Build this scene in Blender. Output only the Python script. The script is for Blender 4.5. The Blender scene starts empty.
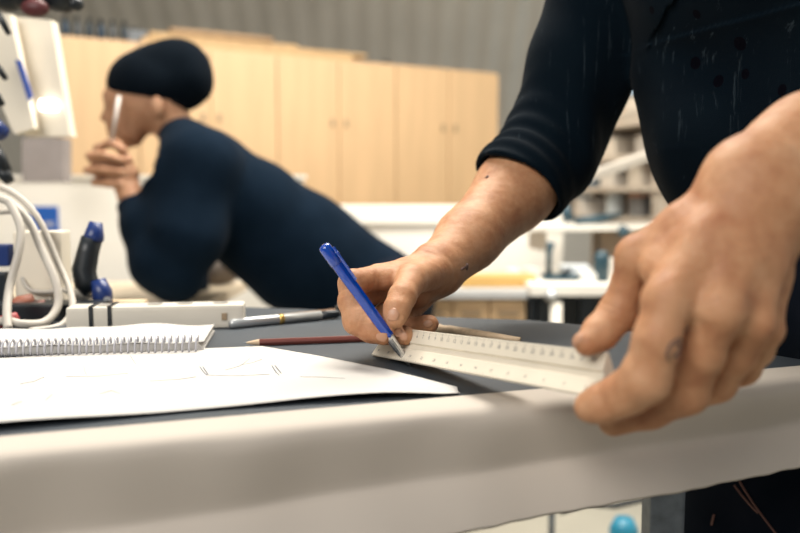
import bpy, bmesh, math, random
import numpy as np
from mathutils import Vector, Matrix
random.seed(7); rng = np.random.default_rng(7)
sc = bpy.context.scene
COL = sc.collection
PI = math.pi

# ------------------------------------------------------------------ camera
FPX = 35.0/36.0*800
PITCH = math.radians(5.25)
CAM = np.array([0.0, 0.0, 1.05])
Fv = np.array([0, math.cos(PITCH), -math.sin(PITCH)]); Uv = np.array([0, math.sin(PITCH), math.cos(PITCH)])
cd = bpy.data.cameras.new('camera'); cam = bpy.data.objects.new('camera', cd); COL.objects.link(cam)
cam.location = CAM; cam.rotation_euler = (PI/2-PITCH, 0, 0)
cd.lens = 35; cd.sensor_width = 36; cd.clip_start = 0.02
cd.dof.use_dof = True; cd.dof.focus_distance = 0.70; cd.dof.aperture_fstop = 3.6
sc.camera = cam
ZT = 0.90            # work table height

def P(px, py, d):
    return CAM + d*(np.array([(px-400)/FPX, 0, 0]) + Fv - (py-266.5)/FPX*Uv)
def G(px, py, z=ZT):
    r = np.array([(px-400)/FPX, 0, 0]) + Fv - (py-266.5)/FPX*Uv
    return CAM + r*((z-CAM[2])/r[2])
def V(*a): return np.array(a, float)
def unit(v): v = np.asarray(v, float); return v/np.linalg.norm(v)

# ------------------------------------------------------------------ materials
def mat(name, col, rough=.5, metal=0, **kw):
    m = bpy.data.materials.new(name); m.use_nodes = True
    nt = m.node_tree; b = nt.nodes['Principled BSDF']
    b.inputs['Base Color'].default_value = (*col, 1); b.inputs['Roughness'].default_value = rough
    b.inputs['Metallic'].default_value = metal
    vary = kw.pop('vary', .12); scale = kw.pop('scale', 12); bump = kw.pop('bump', 0); bscale = kw.pop('bscale', 200)
    stretch = kw.pop('stretch', None); col2 = kw.pop('col2', None)
    for k, v in kw.items(): b.inputs[k].default_value = v
    tc = nt.nodes.new('ShaderNodeTexCoord'); src = tc.outputs['Object']
    if stretch:
        mp = nt.nodes.new('ShaderNodeMapping'); mp.inputs['Scale'].default_value = stretch
        nt.links.new(src, mp.inputs['Vector']); src = mp.outputs['Vector']
    if vary:
        n = nt.nodes.new('ShaderNodeTexNoise'); n.inputs['Scale'].default_value = scale; n.inputs['Detail'].default_value = 5
        nt.links.new(src, n.inputs['Vector'])
        r = nt.nodes.new('ShaderNodeValToRGB')
        c1 = col2 if col2 else tuple(max(0, c*(1-vary)) for c in col)
        c2 = tuple(min(1, c*(1+vary*.6)) for c in col)
        r.color_ramp.elements[0].position = .3; r.color_ramp.elements[1].position = .7
        r.color_ramp.elements[0].color = (*c1, 1); r.color_ramp.elements[1].color = (*c2, 1)
        nt.links.new(n.outputs['Fac'], r.inputs['Fac']); nt.links.new(r.outputs['Color'], b.inputs['Base Color'])
    if bump:
        n2 = nt.nodes.new('ShaderNodeTexNoise'); n2.inputs['Scale'].default_value = bscale; n2.inputs['Detail'].default_value = 4
        nt.links.new(src, n2.inputs['Vector'])
        bp = nt.nodes.new('ShaderNodeBump'); bp.inputs['Strength'].default_value = bump; bp.inputs['Distance'].default_value = .001
        nt.links.new(n2.outputs['Fac'], bp.inputs['Height']); nt.links.new(bp.outputs['Normal'], b.inputs['Normal'])
    return m

def skin_mat(name, a, b_, c):
    m = bpy.data.materials.new(name); m.use_nodes = True
    nt = m.node_tree; L = nt.links; b = nt.nodes['Principled BSDF']
    b.inputs['Roughness'].default_value = .55
    b.inputs['Subsurface Weight'].default_value = .12; b.inputs['Subsurface Radius'].default_value = (1, .35, .2); b.inputs['Subsurface Scale'].default_value = .004
    b.inputs['Specular IOR Level'].default_value = .3
    tc = nt.nodes.new('ShaderNodeTexCoord')
    n = nt.nodes.new('ShaderNodeTexNoise'); n.inputs['Scale'].default_value = 38; n.inputs['Detail'].default_value = 6; n.inputs['Roughness'].default_value = .62
    r = nt.nodes.new('ShaderNodeValToRGB'); e = r.color_ramp.elements
    e[0].position = .28; e[0].color = (*a, 1); e[1].position = .72; e[1].color = (*c, 1)
    x = e.new(.5); x.color = (*b_, 1)
    L.new(tc.outputs['Object'], n.inputs['Vector']); L.new(n.outputs['Fac'], r.inputs['Fac']); L.new(r.outputs['Color'], b.inputs['Base Color'])
    v = nt.nodes.new('ShaderNodeTexVoronoi'); v.inputs['Scale'].default_value = 620
    n2 = nt.nodes.new('ShaderNodeTexNoise'); n2.inputs['Scale'].default_value = 170; n2.inputs['Detail'].default_value = 6
    L.new(tc.outputs['Object'], v.inputs['Vector']); L.new(tc.outputs['Object'], n2.inputs['Vector'])
    ad = nt.nodes.new('ShaderNodeMath'); ad.operation = 'MULTIPLY_ADD'; ad.inputs[1].default_value = .35
    L.new(v.outputs['Distance'], ad.inputs[0]); L.new(n2.outputs['Fac'], ad.inputs[2])
    bp = nt.nodes.new('ShaderNodeBump'); bp.inputs['Strength'].default_value = .5; bp.inputs['Distance'].default_value = .0012
    L.new(ad.outputs[0], bp.inputs['Height']); L.new(bp.outputs['Normal'], b.inputs['Normal'])
    return m

SKIN = skin_mat('skin', (.33, .135, .065), (.45, .225, .115), (.55, .31, .175))
SKIN2 = skin_mat('skin_second', (.38, .19, .11), (.45, .24, .14), (.5, .29, .18))  # skin of the second person, narrower range of tones
NAIL = mat('nail', (.47, .25, .15), .42, vary=.15, scale=60)
INK = mat('tattoo_ink', (.13, .075, .06), .5, vary=.2, scale=60)
BLUE = mat('pen_blue', (.002, .05, .36), .16, vary=0, **{'Coat Weight': .6})
CHROME = mat('chrome', (.66, .66, .66), .3, .85, vary=0)
SILVER = mat('silver', (.55, .56, .56), .35, .7, vary=.1)
IVORY = mat('ivory_plastic', (.66, .60, .49), .38, vary=.05, scale=30)
MARK = mat('ruler_print', (.10, .10, .11), .6, vary=0)
MATM = mat('rubber_mat', (.036, .046, .057), .55, vary=.16, scale=9, bump=.25, bscale=420)
PAPER = mat('paper', (.54, .52, .49), .8, vary=.02, scale=4)
GRAPHITE = mat('graphite', (.22, .23, .26), .6, vary=0)
FAINT = mat('faint_pencil', (.44, .43, .43), .7, vary=0)
SHEET = mat('sheet_film', (.50, .445, .385), .75, vary=.05, scale=5)
TABLEM = mat('table_board', (.62, .57, .5), .5, vary=.05)
STEEL = mat('leg_steel', (.20, .23, .27), .42, .5, vary=.35, scale=45)
BLACK = mat('black_plastic', (.006, .010, .014), .4, vary=0)
DBLUE = mat('dark_blue_plastic', (.008, .03, .15), .35, vary=.1)
WHITEP = mat('white_plastic', (.74, .69, .60), .45, vary=.03)
CABLE = mat('cable_grey', (.50, .46, .40), .5, vary=.06)
WOODR = mat('redbrown_lacquer', (.16, .045, .035), .35, vary=.1)
WOODL = mat('pale_wood', (.62, .46, .30), .6, vary=.15, stretch=(4, 40, 40))
CABW = mat('birch_cabinet', (.66, .45, .25), .5, vary=.08, scale=2.2, stretch=(6, 6, .7))
CABD = mat('cabinet_handle', (.34, .25, .16), .4, vary=0)
LUMB = mat('lumber', (.56, .38, .19), .6, vary=.2, scale=5, stretch=(1, 12, 12))
YELW = mat('yellow_wood', (.62, .38, .12), .5, vary=.14, scale=5)
WALLM = mat('painted_wall', (.56, .55, .51), .8, vary=.06, scale=2)
VAULT = mat('corrugated_steel', (.50, .48, .43), .42, .15, vary=.08, scale=2)
FLOORM = mat('concrete_floor', (.36, .34, .28), .6, vary=.15, scale=2)
PANELW = mat('white_panel', (.86, .82, .74), .5, vary=.02)
COUNTER = mat('counter_grey', (.50, .50, .49), .4, vary=.06)
SHELFM = mat('shelf_board', (.42, .36, .29), .5, vary=.05)
NAVY = None

def cloth(name, base, hi, scale=900, bump=.35, holes=(), streak=0):
    m = bpy.data.materials.new(name); m.use_nodes = True
    nt = m.node_tree; L = nt.links; b = nt.nodes['Principled BSDF']
    b.inputs['Roughness'].default_value = .95; b.inputs['Sheen Weight'].default_value = .015; b.inputs['Sheen Roughness'].default_value = .4
    b.inputs['Specular IOR Level'].default_value = .08
    tc = nt.nodes.new('ShaderNodeTexCoord')
    n = nt.nodes.new('ShaderNodeTexNoise'); n.inputs['Scale'].default_value = 14; n.inputs['Detail'].default_value = 7
    r = nt.nodes.new('ShaderNodeValToRGB'); r.color_ramp.elements[0].position = .35; r.color_ramp.elements[1].position = .8
    r.color_ramp.elements[0].color = (*base, 1); r.color_ramp.elements[1].color = (*hi, 1)
    L.new(tc.outputs['Object'], n.inputs['Vector']); L.new(n.outputs['Fac'], r.inputs['Fac'])
    out = r.outputs['Color']
    if streak:      # dust and lint rubbed into the cloth
        mp = nt.nodes.new('ShaderNodeMapping'); mp.inputs['Scale'].default_value = (170, 40, 9); mp.inputs['Rotation'].default_value = (0, .35, 0)
        L.new(tc.outputs['Object'], mp.inputs['Vector'])
        n3 = nt.nodes.new('ShaderNodeTexNoise'); n3.inputs['Scale'].default_value = 1; n3.inputs['Detail'].default_value = 8; n3.inputs['Roughness'].default_value = .7
        L.new(mp.outputs['Vector'], n3.inputs['Vector'])
        r3 = nt.nodes.new('ShaderNodeValToRGB'); r3.color_ramp.elements[0].position = .60; r3.color_ramp.elements[1].position = .85
        L.new(n3.outputs['Fac'], r3.inputs['Fac'])
        mx = nt.nodes.new('ShaderNodeMix'); mx.data_type = 'RGBA'; mx.inputs['B'].default_value = (.12, .16, .19, 1)
        ml = nt.nodes.new('ShaderNodeMath'); ml.operation = 'MULTIPLY'; ml.inputs[1].default_value = streak
        L.new(r3.outputs['Color'], ml.inputs[0]); L.new(ml.outputs[0], mx.inputs['Factor']); L.new(out, mx.inputs['A']); out = mx.outputs['Result']
    for h in holes:
        vm = nt.nodes.new('ShaderNodeVectorMath'); vm.operation = 'DISTANCE'; vm.inputs[1].default_value = tuple(h[0])
        L.new(tc.outputs['Object'], vm.inputs[0])
        lt = nt.nodes.new('ShaderNodeMath'); lt.operation = 'LESS_THAN'; lt.inputs[1].default_value = h[1]
        L.new(vm.outputs['Value'], lt.inputs[0])
        mx = nt.nodes.new('ShaderNodeMix'); mx.data_type = 'RGBA'; mx.inputs['B'].default_value = (.0, .0, .002, 1)
        L.new(lt.outputs[0], mx.inputs['Factor']); L.new(out, mx.inputs['A']); out = mx.outputs['Result']
    L.new(out, b.inputs['Base Color'])
    n2 = nt.nodes.new('ShaderNodeTexNoise'); n2.inputs['Scale'].default_value = scale; n2.inputs['Detail'].default_value = 3
    L.new(tc.outputs['Object'], n2.inputs['Vector'])
    bp = nt.nodes.new('ShaderNodeBump'); bp.inputs['Strength'].default_value = bump; bp.inputs['Distance'].default_value = .0008
    L.new(n2.outputs['Fac'], bp.inputs['Height']); L.new(bp.outputs['Normal'], b.inputs['Normal'])
    return m

# ------------------------------------------------------------------ object helpers
def tag(o, label=None, cat=None, group=None, kind=None):
    if label: o['label'] = label
    if cat: o['category'] = cat
    if group: o['group'] = group
    if kind: o['kind'] = kind
    return o
def empty(name, loc, label, cat, group=None, rz=0):
    o = bpy.data.objects.new(name, None); COL.objects.link(o); o.location = tuple(loc); o.rotation_euler = (0, 0, rz); o.empty_display_size = .05
    return tag(o, label, cat, group)
def link(name, me, m, parent=None, smooth=False):
    o = bpy.data.objects.new(name, me); COL.objects.link(o)
    if m: me.materials.append(m)
    if parent is not None:
        o.parent = parent
        if parent.get('_world'): pass
    if smooth: me.polygons.foreach_set('use_smooth', [True]*len(me.polygons))
    return o
class MB:
    """collects shapes into one bmesh; world coordinates unless the parent sits elsewhere"""
    def __init__(s): s.b = bmesh.new()
    def box(s, c, size, rz=0, bev=0, M=None):
        r = bmesh.ops.create_cube(s.b, size=1); vs = r['verts']
        bmesh.ops.scale(s.b, vec=Vector(size), verts=vs)
        if bev:
            es = list({e for v in vs for e in v.link_edges})
            rb = bmesh.ops.bevel(s.b, geom=es, offset=bev, segments=2, affect='EDGES', profile=.7)
            vs = rb['verts'] if False else list({v for f in rb['faces'] for v in f.verts} | {v for v in vs if v.is_valid})
        T = Matrix.Translation(Vector(c)) @ (M if M is not None else Matrix.Rotation(rz, 4, 'Z'))
        bmesh.ops.transform(s.b, matrix=T, verts=vs); return s
    def tube(s, pts, rad, seg=12, cap=True, closed=False):
        pts = [np.array(p, float) for p in pts]; n = len(pts)
        rad = list(rad) if hasattr(rad, '__len__') else [rad]*n
        rings = []; up = None
        for i in range(n):
            if closed: t = unit(pts[(i+1) % n]-pts[i-1])
            else: t = unit(pts[min(i+1, n-1)]-pts[max(i-1, 0)])
            if up is None: up = V(0, 0, 1) if abs(t[2]) < .9 else V(1, 0, 0)
            a = unit(np.cross(t, up)); up = np.cross(a, t)
            rings.append([s.b.verts.new(Vector(pts[i]+rad[i]*(math.cos(2*PI*k/seg)*a+math.sin(2*PI*k/seg)*up))) for k in range(seg)])
        m = n if closed else n-1
        for i in range(m):
            A, B = rings[i], rings[(i+1) % n]
            for k in range(seg): s.b.faces.new((A[k], A[(k+1) % seg], B[(k+1) % seg], B[k]))
        if cap and not closed: s.b.faces.new(rings[0][::-1]); s.b.faces.new(rings[-1])
        return s
    def ball(s, c, r, seg=16):
        rr = bmesh.ops.create_uvsphere(s.b, u_segments=seg, v_segments=seg//2+2, radius=1)
        r = (r, r, r) if not hasattr(r, '__len__') else r
        bmesh.ops.scale(s.b, vec=Vector(r), verts=rr['verts']); bmesh.ops.translate(s.b, vec=Vector(c), verts=rr['verts']); return s
    def prism(s, poly, z0, z1):
        lo = [s.b.verts.new((p[0], p[1], z0)) for p in poly]; hi = [s.b.verts.new((p[0], p[1], z1)) for p in poly]
        n = len(poly)
        s.b.faces.new(hi); s.b.faces.new(lo[::-1])
        for i in range(n): s.b.faces.new((lo[i], lo[(i+1) % n], hi[(i+1) % n], hi[i]))
        return s
    def sweep(s, sec, A, B, e1, e2):
        """section points (u,v) in basis e1,e2 swept from A to B"""
        r0 = [s.b.verts.new(Vector(A+u*e1+v*e2)) for u, v in sec]; r1 = [s.b.verts.new(Vector(B+u*e1+v*e2)) for u, v in sec]
        n = len(sec)
        for i in range(n): s.b.faces.new((r0[i], r0[(i+1) % n], r1[(i+1) % n], r1[i]))
        s.b.faces.new(r0[::-1]); s.b.faces.new(r1); return s
    def build(s, name, m, parent=None, smooth=False, label=None):
        bmesh.ops.recalc_face_normals(s.b, faces=s.b.faces)
        if parent is not None:      # geometry was given in world space: bring it into the parent's frame
            pm = Matrix.LocRotScale(parent.location, parent.rotation_euler, None)
            if parent.parent is not None:
                pp = parent.parent; pm = Matrix.LocRotScale(pp.location, pp.rotation_euler, None) @ pm
            bmesh.ops.transform(s.b, matrix=pm.inverted(), verts=s.b.verts)
        me = bpy.data.meshes.new(name); s.b.to_mesh(me); s.b.free()
        o = link(name, me, m, parent, smooth)
        if label: o['label'] = label
        return o
def grid_mesh(name, A, m, parent=None, thick=0, smooth=True, closed_u=False):
    """A: (nu,nv,3) array"""
    nu, nv = A.shape[:2]; vs = A.reshape(-1, 3)
    f = [(i*nv+j, i*nv+j+1, (i+1)*nv+j+1, (i+1)*nv+j) for i in range(nu-1) for j in range(nv-1)]
    if parent is not None: vs = vs-np.array(parent.location)
    me = bpy.data.meshes.new(name); me.from_pydata(vs.tolist(), [], f); me.update()
    o = link(name, me, m, parent, smooth)
    if thick:
        md = o.modifiers.new('thickness', 'SOLIDIFY'); md.thickness = thick; md.offset = 0
    return o

# ------------------------------------------------------------------ smooth distance-field modelling
def smin(a, b, k):
    if k <= 0: return np.minimum(a, b)
    h = np.maximum(k-np.abs(a-b), 0)/k
    return np.minimum(a, b)-h*h*k*.25
def smax(a, b, k): return -smin(-a, -b, k)
class Shape:
    def __init__(s, f, lo, hi): s.f = f; s.lo = np.array(lo); s.hi = np.array(hi)
    def __call__(s, p):
        m = np.sqrt((np.maximum(np.maximum(s.lo-p, p-s.hi), 0)**2).sum(1))
        out = m+.004; near = m < .05
        if near.any(): out[near] = s.f(p[near])
        return out
def chain(pts, k=.004, flat=None):
    """tapered limb through (point, radius) pairs"""
    A = [np.array(p, float) for p, r in pts]; R = [r for p, r in pts]
    def f(p):
        d = None
        for i in range(len(A)-1 if len(A) > 1 else 1):
            a = A[i]; b = A[min(i+1, len(A)-1)]; ba = b-a; L = max(ba@ba, 1e-12)
            h = np.clip(((p-a)@ba)/L, 0, 1)
            hs = h*h*(3-2*h)
            e = np.linalg.norm(p-a-h[:, None]*ba, axis=1)-(R[i]+(R[min(i+1, len(R)-1)]-R[i])*(.5*h+.5*hs))
            d = e if d is None else smin(d, e, k)
        return d
    A_ = np.array(A); r = max(R)
    return Shape(f, A_.min(0)-r-.005, A_.max(0)+r+.005)
def ell(c, r, R=None):
    c = np.array(c, float); r = np.array(r, float); R = np.eye(3) if R is None else np.array(R, float)
    def f(p):
        q = (p-c)@R.T
        k0 = np.linalg.norm(q/r, axis=1); k1 = np.linalg.norm(q/(r*r), axis=1)+1e-9
        return k0*(k0-1)/k1
    m = r.max()
    return Shape(f, c-m, c+m)
def union(shapes, k):
    def f(p):
        d = shapes[0](p)
        for s in shapes[1:]: d = smin(d, s(p), k)
        return d
    lo = np.min([s.lo for s in shapes], 0); hi = np.max([s.hi for s in shapes], 0)
    return Shape(f, lo-k*.3, hi+k*.3)
def modify(s, g, pad=.0):
    return Shape(lambda p: g(p, s.f(p)), s.lo-pad, s.hi+pad)

def nets(S, fine, h, H):
    """surface nets on a rectilinear grid: step h inside the box `fine` (lo,hi), step H outside"""
    axes = []
    for a in range(3):
        lo, hi = S.lo[a]-.01, S.hi[a]+.01; xs = [lo]
        f0, f1 = fine[0][a], fine[1][a]
        while xs[-1] < hi:
            x = xs[-1]
            if f0 <= x <= f1: st = h
            else:
                g = min(abs(x-f0), abs(x-f1)); st = min(H, h+g*.15)
            xs.append(x+st)
        n = len(xs); n2 = -(-n//32)*32+1
        while len(xs) < n2+2: xs.append(xs[-1]+H)
        axes.append(np.array(xs))
    n = [len(a)-2 for a in axes]
    pos = lambda ijk: np.stack([axes[a][ijk[:, a]] for a in range(3)], 1)
    s = 32
    g = np.stack(np.meshgrid(*[np.arange(0, n[a]-1, s) for a in range(3)], indexing='ij'), -1).reshape(-1, 3)
    while True:
        e = np.minimum(g+s, np.array([len(a)-1 for a in axes]))
        c0, c1 = pos(g), pos(e); c = (c0+c1)/2; half = np.linalg.norm(c1-c0, axis=1)/2
        keep = np.abs(S(c)) < half*1.6+(.016 if s > 1 else .0035)
        g = g[keep]
        if s == 1: break
        s //= 2
        off = np.array([[i, j, k] for i in (0, s) for j in (0, s) for k in (0, s)])
        g = (g[:, None]+off[None]).reshape(-1, 3)
    big = 1 << 20
    key = lambda q: (q[:, 0].astype(np.int64)*big+q[:, 1])*big+q[:, 2]
    off = np.array([[i, j, k] for i in (0, 1) for j in (0, 1) for k in (0, 1)])
    cor = (g[:, None]+off[None]).reshape(-1, 3)
    ku, first, inv = np.unique(key(cor), return_index=True, return_inverse=True)
    val = np.empty(len(ku)); pu = pos(cor[first])
    for i in range(0, len(ku), 200000): val[i:i+200000] = S(pu[i:i+200000])
    inv = inv.reshape(-1, 8); cv = val[inv]; sg = cv < 0
    act = sg.any(1) & ~sg.all(1)
    g, inv, cv, sg = g[act], inv[act], cv[act], sg[act]
    order = np.argsort(key(g)); g, inv, cv, sg = g[order], inv[order], cv[order], sg[order]
    kg = key(g); cp = pu[inv]
    acc = np.zeros((len(g), 3)); cnt = np.zeros(len(g))
    for a, b in ((0, 1), (2, 3), (4, 5), (6, 7), (0, 2), (1, 3), (4, 6), (5, 7), (0, 4), (1, 5), (2, 6), (3, 7)):
        x = sg[:, a] != sg[:, b]; t = cv[x, a]/(cv[x, a]-cv[x, b])
        acc[x] += cp[x, a]+(cp[x, b]-cp[x, a])*t[:, None]; cnt[x] += 1
    verts = acc/cnt[:, None]
    faces = []
    for ax, ci in ((0, 4), (1, 2), (2, 1)):
        x = sg[:, 0] != sg[:, ci]
        u = np.zeros(3, int); v = np.zeros(3, int); u[(ax+1) % 3] = 1; v[(ax+2) % 3] = 1
        q = g[x]; ids = []; ok = np.ones(len(q), bool)
        for o in (0*u, u, u+v, v):
            kk = key(q-o); i = np.clip(np.searchsorted(kg, kk), 0, len(kg)-1); ok &= kg[i] == kk; ids.append(i)
        F = np.stack(ids, 1); flip = sg[x, 0]
        F[~flip] = F[~flip][:, ::-1]; faces.append(F[ok])
    return verts, np.concatenate(faces)
def fast_mesh(name, verts, faces, m, parent=None, origin=None):
    if origin is not None: verts = verts-np.array(origin)
    me = bpy.data.meshes.new(name); nf = len(faces)
    me.vertices.add(len(verts)); me.vertices.foreach_set('co', verts.astype(np.float32).ravel())
    me.loops.add(nf*4); me.loops.foreach_set('vertex_index', faces.astype(np.int32).ravel())
    me.polygons.add(nf); me.polygons.foreach_set('loop_start', np.arange(0, nf*4, 4, dtype=np.int32))
    me.polygons.foreach_set('use_smooth', np.ones(nf, bool)); me.update(calc_edges=True); me.validate()
    return link(name, me, m, parent)
def project(S, p, off=0.0, it=4):
    p = np.array(p, float); e = 4e-4
    for _ in range(it):
        d = S(p); gr = np.stack([(S(p+e*ax)-S(p-e*ax)) for ax in np.eye(3)], 1)
        gr /= np.linalg.norm(gr, axis=1)[:, None]+1e-9; p = p-gr*(d-off)[:, None]
    return p
def noise3(p, s, seed=0):
    r = np.random.default_rng(seed); out = 0
    for i in range(6):
        w = r.normal(size=3); w /= np.linalg.norm(w); out = out+np.sin(p@w*s*(.6+.25*i)+r.uniform(0, 6.28))/(1+.3*i)
    return out/3

exec_sections = True
# ================================================================== THE WORKER (right), leaning over the table
def C(px, py, d, r): return (P(px, py, d), r)

# --- right arm and the pen hand
wr = P(434, 270, .785)
armR = chain([C(636, -72, .93, .056), C(580, 65, .95, .048), C(553, 150, .955, .046), C(515, 190, .91, .0435), C(468, 238, .845, .031), C(437, 267, .79, .0245)], .02)
armR_low = chain([C(505, 204, .90, .030), C(444, 272, .80, .0165)], .01)
palmR = union([
    chain([C(432, 264, .782, .0185), C(408, 273, .755, .0145), C(379, 277, .728, .0125)], .006),
    chain([C(438, 272, .795, .0185), C(392, 281, .758, .0135)], .006),
    chain([C(436, 275, .80, .016), C(406, 291, .782, .0125)], .006),
    chain([C(437, 278, .80, .014), C(422, 300, .795, .0105)], .006),
    chain([C(430, 280, .778, .017), C(418, 295, .765, .0135)], .006)], .010)
thumbR = chain([C(432, 272, .768, .0175), C(411, 280, .722, .0142), C(402, 297, .690, .0120), C(397, 309, .680, .0112), C(395, 317, .676, .0100)], .005)
webR = chain([C(412, 274, .742, .0125), C(386, 279, .722, .0105)], .005)
idxR = chain([C(379, 277, .728, .0120), C(352, 283, .698, .0118), C(350, 301, .690, .0104), C(357, 321, .684, .0118), C(371, 330, .681, .0106), C(383.5, 334, .679, .0098)], .005)
midR = chain([C(392, 284, .758, .0120), C(359, 298, .722, .0118), C(364, 322, .712, .0106), C(386, 333, .700, .0096), C(405, 335.5, .689, .0086)], .005)
rngR = chain([C(404, 293, .782, .0115), C(384, 316, .742, .0110), C(402, 328, .730, .0098), C(429, 324, .726, .0090)], .005)
pnkR = chain([C(422, 300, .795, .0105), C(404, 320, .770, .0095), C(412, 331, .758, .0088), C(424, 331, .752, .0080)], .005)
handR = union([palmR, union([idxR], 0), midR, rngR, pnkR], .0022)
handR = union([handR, webR], .006)
handR = union([handR, thumbR], .0042)

# --- left arm and the hand that steadies the ruler
armL = chain([(V(.445, .56, 1.345), .056), (P(955, 45, .60), .043), C(815, 163, .49, .0355), C(764, 193, .462, .0285)], .02)
armL2 = chain([C(830, 175, .50, .030), C(768, 216, .470, .019)], .012)
armL3 = chain([C(806, 132, .485, .021), C(742, 172, .458, .0165)], .012)
palmL = union([
    chain([C(745, 184, .462, .021), C(706, 245, .448, .0165), C(668, 300, .436, .0142)], .01),
    chain([C(756, 192, .460, .021), C(735, 255, .446, .0165), C(718, 311, .432, .0148)], .01),
    chain([C(766, 205, .464, .020), C(758, 260, .452, .0150), C(750, 320, .440, .0130)], .01),
    chain([C(768, 220, .472, .018), C(766, 275, .466, .0125), C(764, 328, .460, .0108)], .01),
    chain([C(735, 240, .475, .020), C(712, 280, .470, .0150)], .01)], .010)
thumbL = chain([C(736, 196, .464, .0195), C(688, 228, .468, .0160), C(637, 257, .478, .0125), C(628, 285, .484, .0098), C(617, 313, .486, .0112), C(601, 332, .482, .0103), C(587, 343, .476, .0082)], .006)
webL = union([chain([C(698, 240, .462, .0150), C(660, 272, .456, .0110)], .006), chain([C(690, 225, .466, .0120), C(664, 262, .462, .0120)], .006)], .01)
idxL = chain([C(668, 300, .434, .0138), C(657, 340, .432, .0122), C(646, 378, .438, .0136), C(628, 392, .448, .0120), C(612, 400, .455, .0110), C(601, 404, .459, .0103), C(590, 407, .463, .0094)], .006)
midL = chain([C(719, 309, .430, .0146), C(704, 352, .443, .0118), C(686, 392, .462, .0128), C(650, 410, .476, .0108), C(613, 421, .482, .0094)], .006)
rngL = chain([C(753, 322, .440, .0128), C(737, 355, .458, .0102), C(716, 382, .478, .0116), C(688, 396, .492, .0100), C(664, 402, .500, .0088)], .006)
pnkL = chain([C(765, 330, .460, .0108), C(757, 350, .472, .0088), C(742, 368, .488, .0100), C(716, 380, .494, .0088), C(700, 386, .502, .0078)], .006)
handL = union([union([palmL, idxL], .004), midL, rngL, pnkL], .0025)
handL = union([handL, webL, thumbL], .007)
tendons = [(C(745, 190, .455, .003)[0], P(672, 285, .426)), (P(752, 195, .452), P(716, 295, .420)), (P(765, 210, .455), P(746, 308, .431)), (P(772, 222, .46), P(764, 315, .452))]

# --- trunk, legs and head
sR, sL = V(.300, .92, 1.375), V(.445, .57, 1.375)
neck = V(.385, .745, 1.46)
torso = union([
    chain([(sR, .075), (V(.40, .76, 1.37), .105), (sL, .075)], .03),
    chain([(V(.36, .84, 1.28), .105), (V(.43, .68, 1.28), .105)], .03),
    chain([(V(.42, .84, 1.12), .100), (V(.47, .70, 1.12), .100)], .03),
    chain([(V(.46, .85, .96), .105), (V(.51, .71, .96), .105)], .03)], .08)
legs = union([
    chain([(V(.450, .87, .92), .095), (V(.405, .92, .50), .066), (V(.50, .95, .44), .058), (V(.55, .96, .09), .040)], .03),
    chain([(V(.515, .70, .92), .095), (V(.52, .66, .50), .062), (V(.56, .66, .44), .058), (V(.62, .66, .09), .040)], .03)], .01)
feet = union([chain([(V(.57, .96, .06), .038), (V(.42, .95, .035), .034)], .02), chain([(V(.64, .66, .06), .038), (V(.49, .645, .035), .034)], .02)], .005)
hc = V(.30, .72, 1.60)     # head, looking down and to the left at the work
hx = unit(V(-.85, -.10, -.52)); hu = unit(V(-.52, -.03, .85)); hu = unit(hu-hx*(hu@hx)); hs = np.cross(hx, hu)
HR = np.array([hx, hs, hu])
def hp(x, y, z): return hc+hx*x+hs*y+hu*z
head = union([ell(hc, (.098, .077, .105), HR),
    chain([(hp(.02, 0, -.03), .062), (hp(.055, 0, -.092), .030)], .03),
    chain([(hp(-.01, .035, -.05), .035), (hp(.055, .012, -.09), .022)], .03), chain([(hp(-.01, -.035, -.05), .035), (hp(.055, -.012, -.09), .022)], .03)], .03)
face = union([head, chain([(hp(.090, 0, .0), .009), (hp(.108, 0, -.030), .012)], .01), chain([(hp(.088, -.032, .018), .010), (hp(.088, .032, .018), .010)], .01),
    chain([(hp(.084, -.018, -.058), .008), (hp(.084, .018, -.058), .008)], .006), ell(hp(-.005, .078, -.01), (.02, .010, .032), HR), ell(hp(-.005, -.078, -.01), (.02, .010, .032), HR)], .012)
neckS = chain([(hp(-.035, 0, -.07), .056), (V(.40, .745, 1.42), .064)], .02)

handR_arm = union([union([armR, armR_low], .02), handR], .014)
handL_arm = union([union([armL, armL2, armL3], .02), handL], .016)
gaps = [(P(697, 330, .424), P(672, 385, .440), .0038), (P(737, 342, .433), P(706, 384, .458), .0034), (P(759, 340, .448), P(738, 372, .475), .0025)]
creases = []
def crease(a, b, pts):   # skin folds at the finger joints, across the finger a->b
    ax = unit(b-a)
    for c, dep, w, rad in pts: creases.append((c, ax, dep, w, rad))
crease(P(379, 277, .728), P(352, 283, .698), [(P(366, 280, .712), .0011, .0012, .016)])
crease(P(402, 297, .69), P(395, 318, .683), [(P(400.5, 300, .690), .0008, .0008, .015), (P(402, 296, .692), .0008, .0008, .015), (P(403, 291.5, .697), .0007, .0007, .015)])
crease(P(357, 321, .684), P(383, 334, .683), [(P(359, 323, .684), .0009, .0009, .014), (P(363, 326, .684), .0008, .0008, .014)])
crease(P(350, 300, .69), P(357, 321, .684), [(P(350, 290, .692), .0009, .0010, .015), (P(351, 296, .692), .0008, .0009, .015)])
crease(P(402, 328, .73), P(429, 324, .726), [(P(414, 326, .728), .0008, .0009, .013)])
crease(P(637, 257, .478), P(617, 313, .486), [(P(619, 306, .485), .0008, .0009, .016), (P(617, 312, .485), .0009, .0009, .016), (P(615, 317, .485), .0008, .0009, .016)])
crease(P(660, 340, .436), P(650, 378, .441), [(P(652, 370, .44), .0009, .001, .019), (P(650, 378, .441), .0010, .001, .019)])
crease(P(630, 392, .45), P(601, 404, .46), [(P(613, 399, .456), .0009, .0010, .016), (P(609, 401, .457), .0008, .0009, .016)])
crease(P(470, 238, .85), P(437, 267, .79), [(P(430, 270, .782), .0008, .0022, .034), (P(425, 273, .775), .0006, .0018, .030)])
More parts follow.
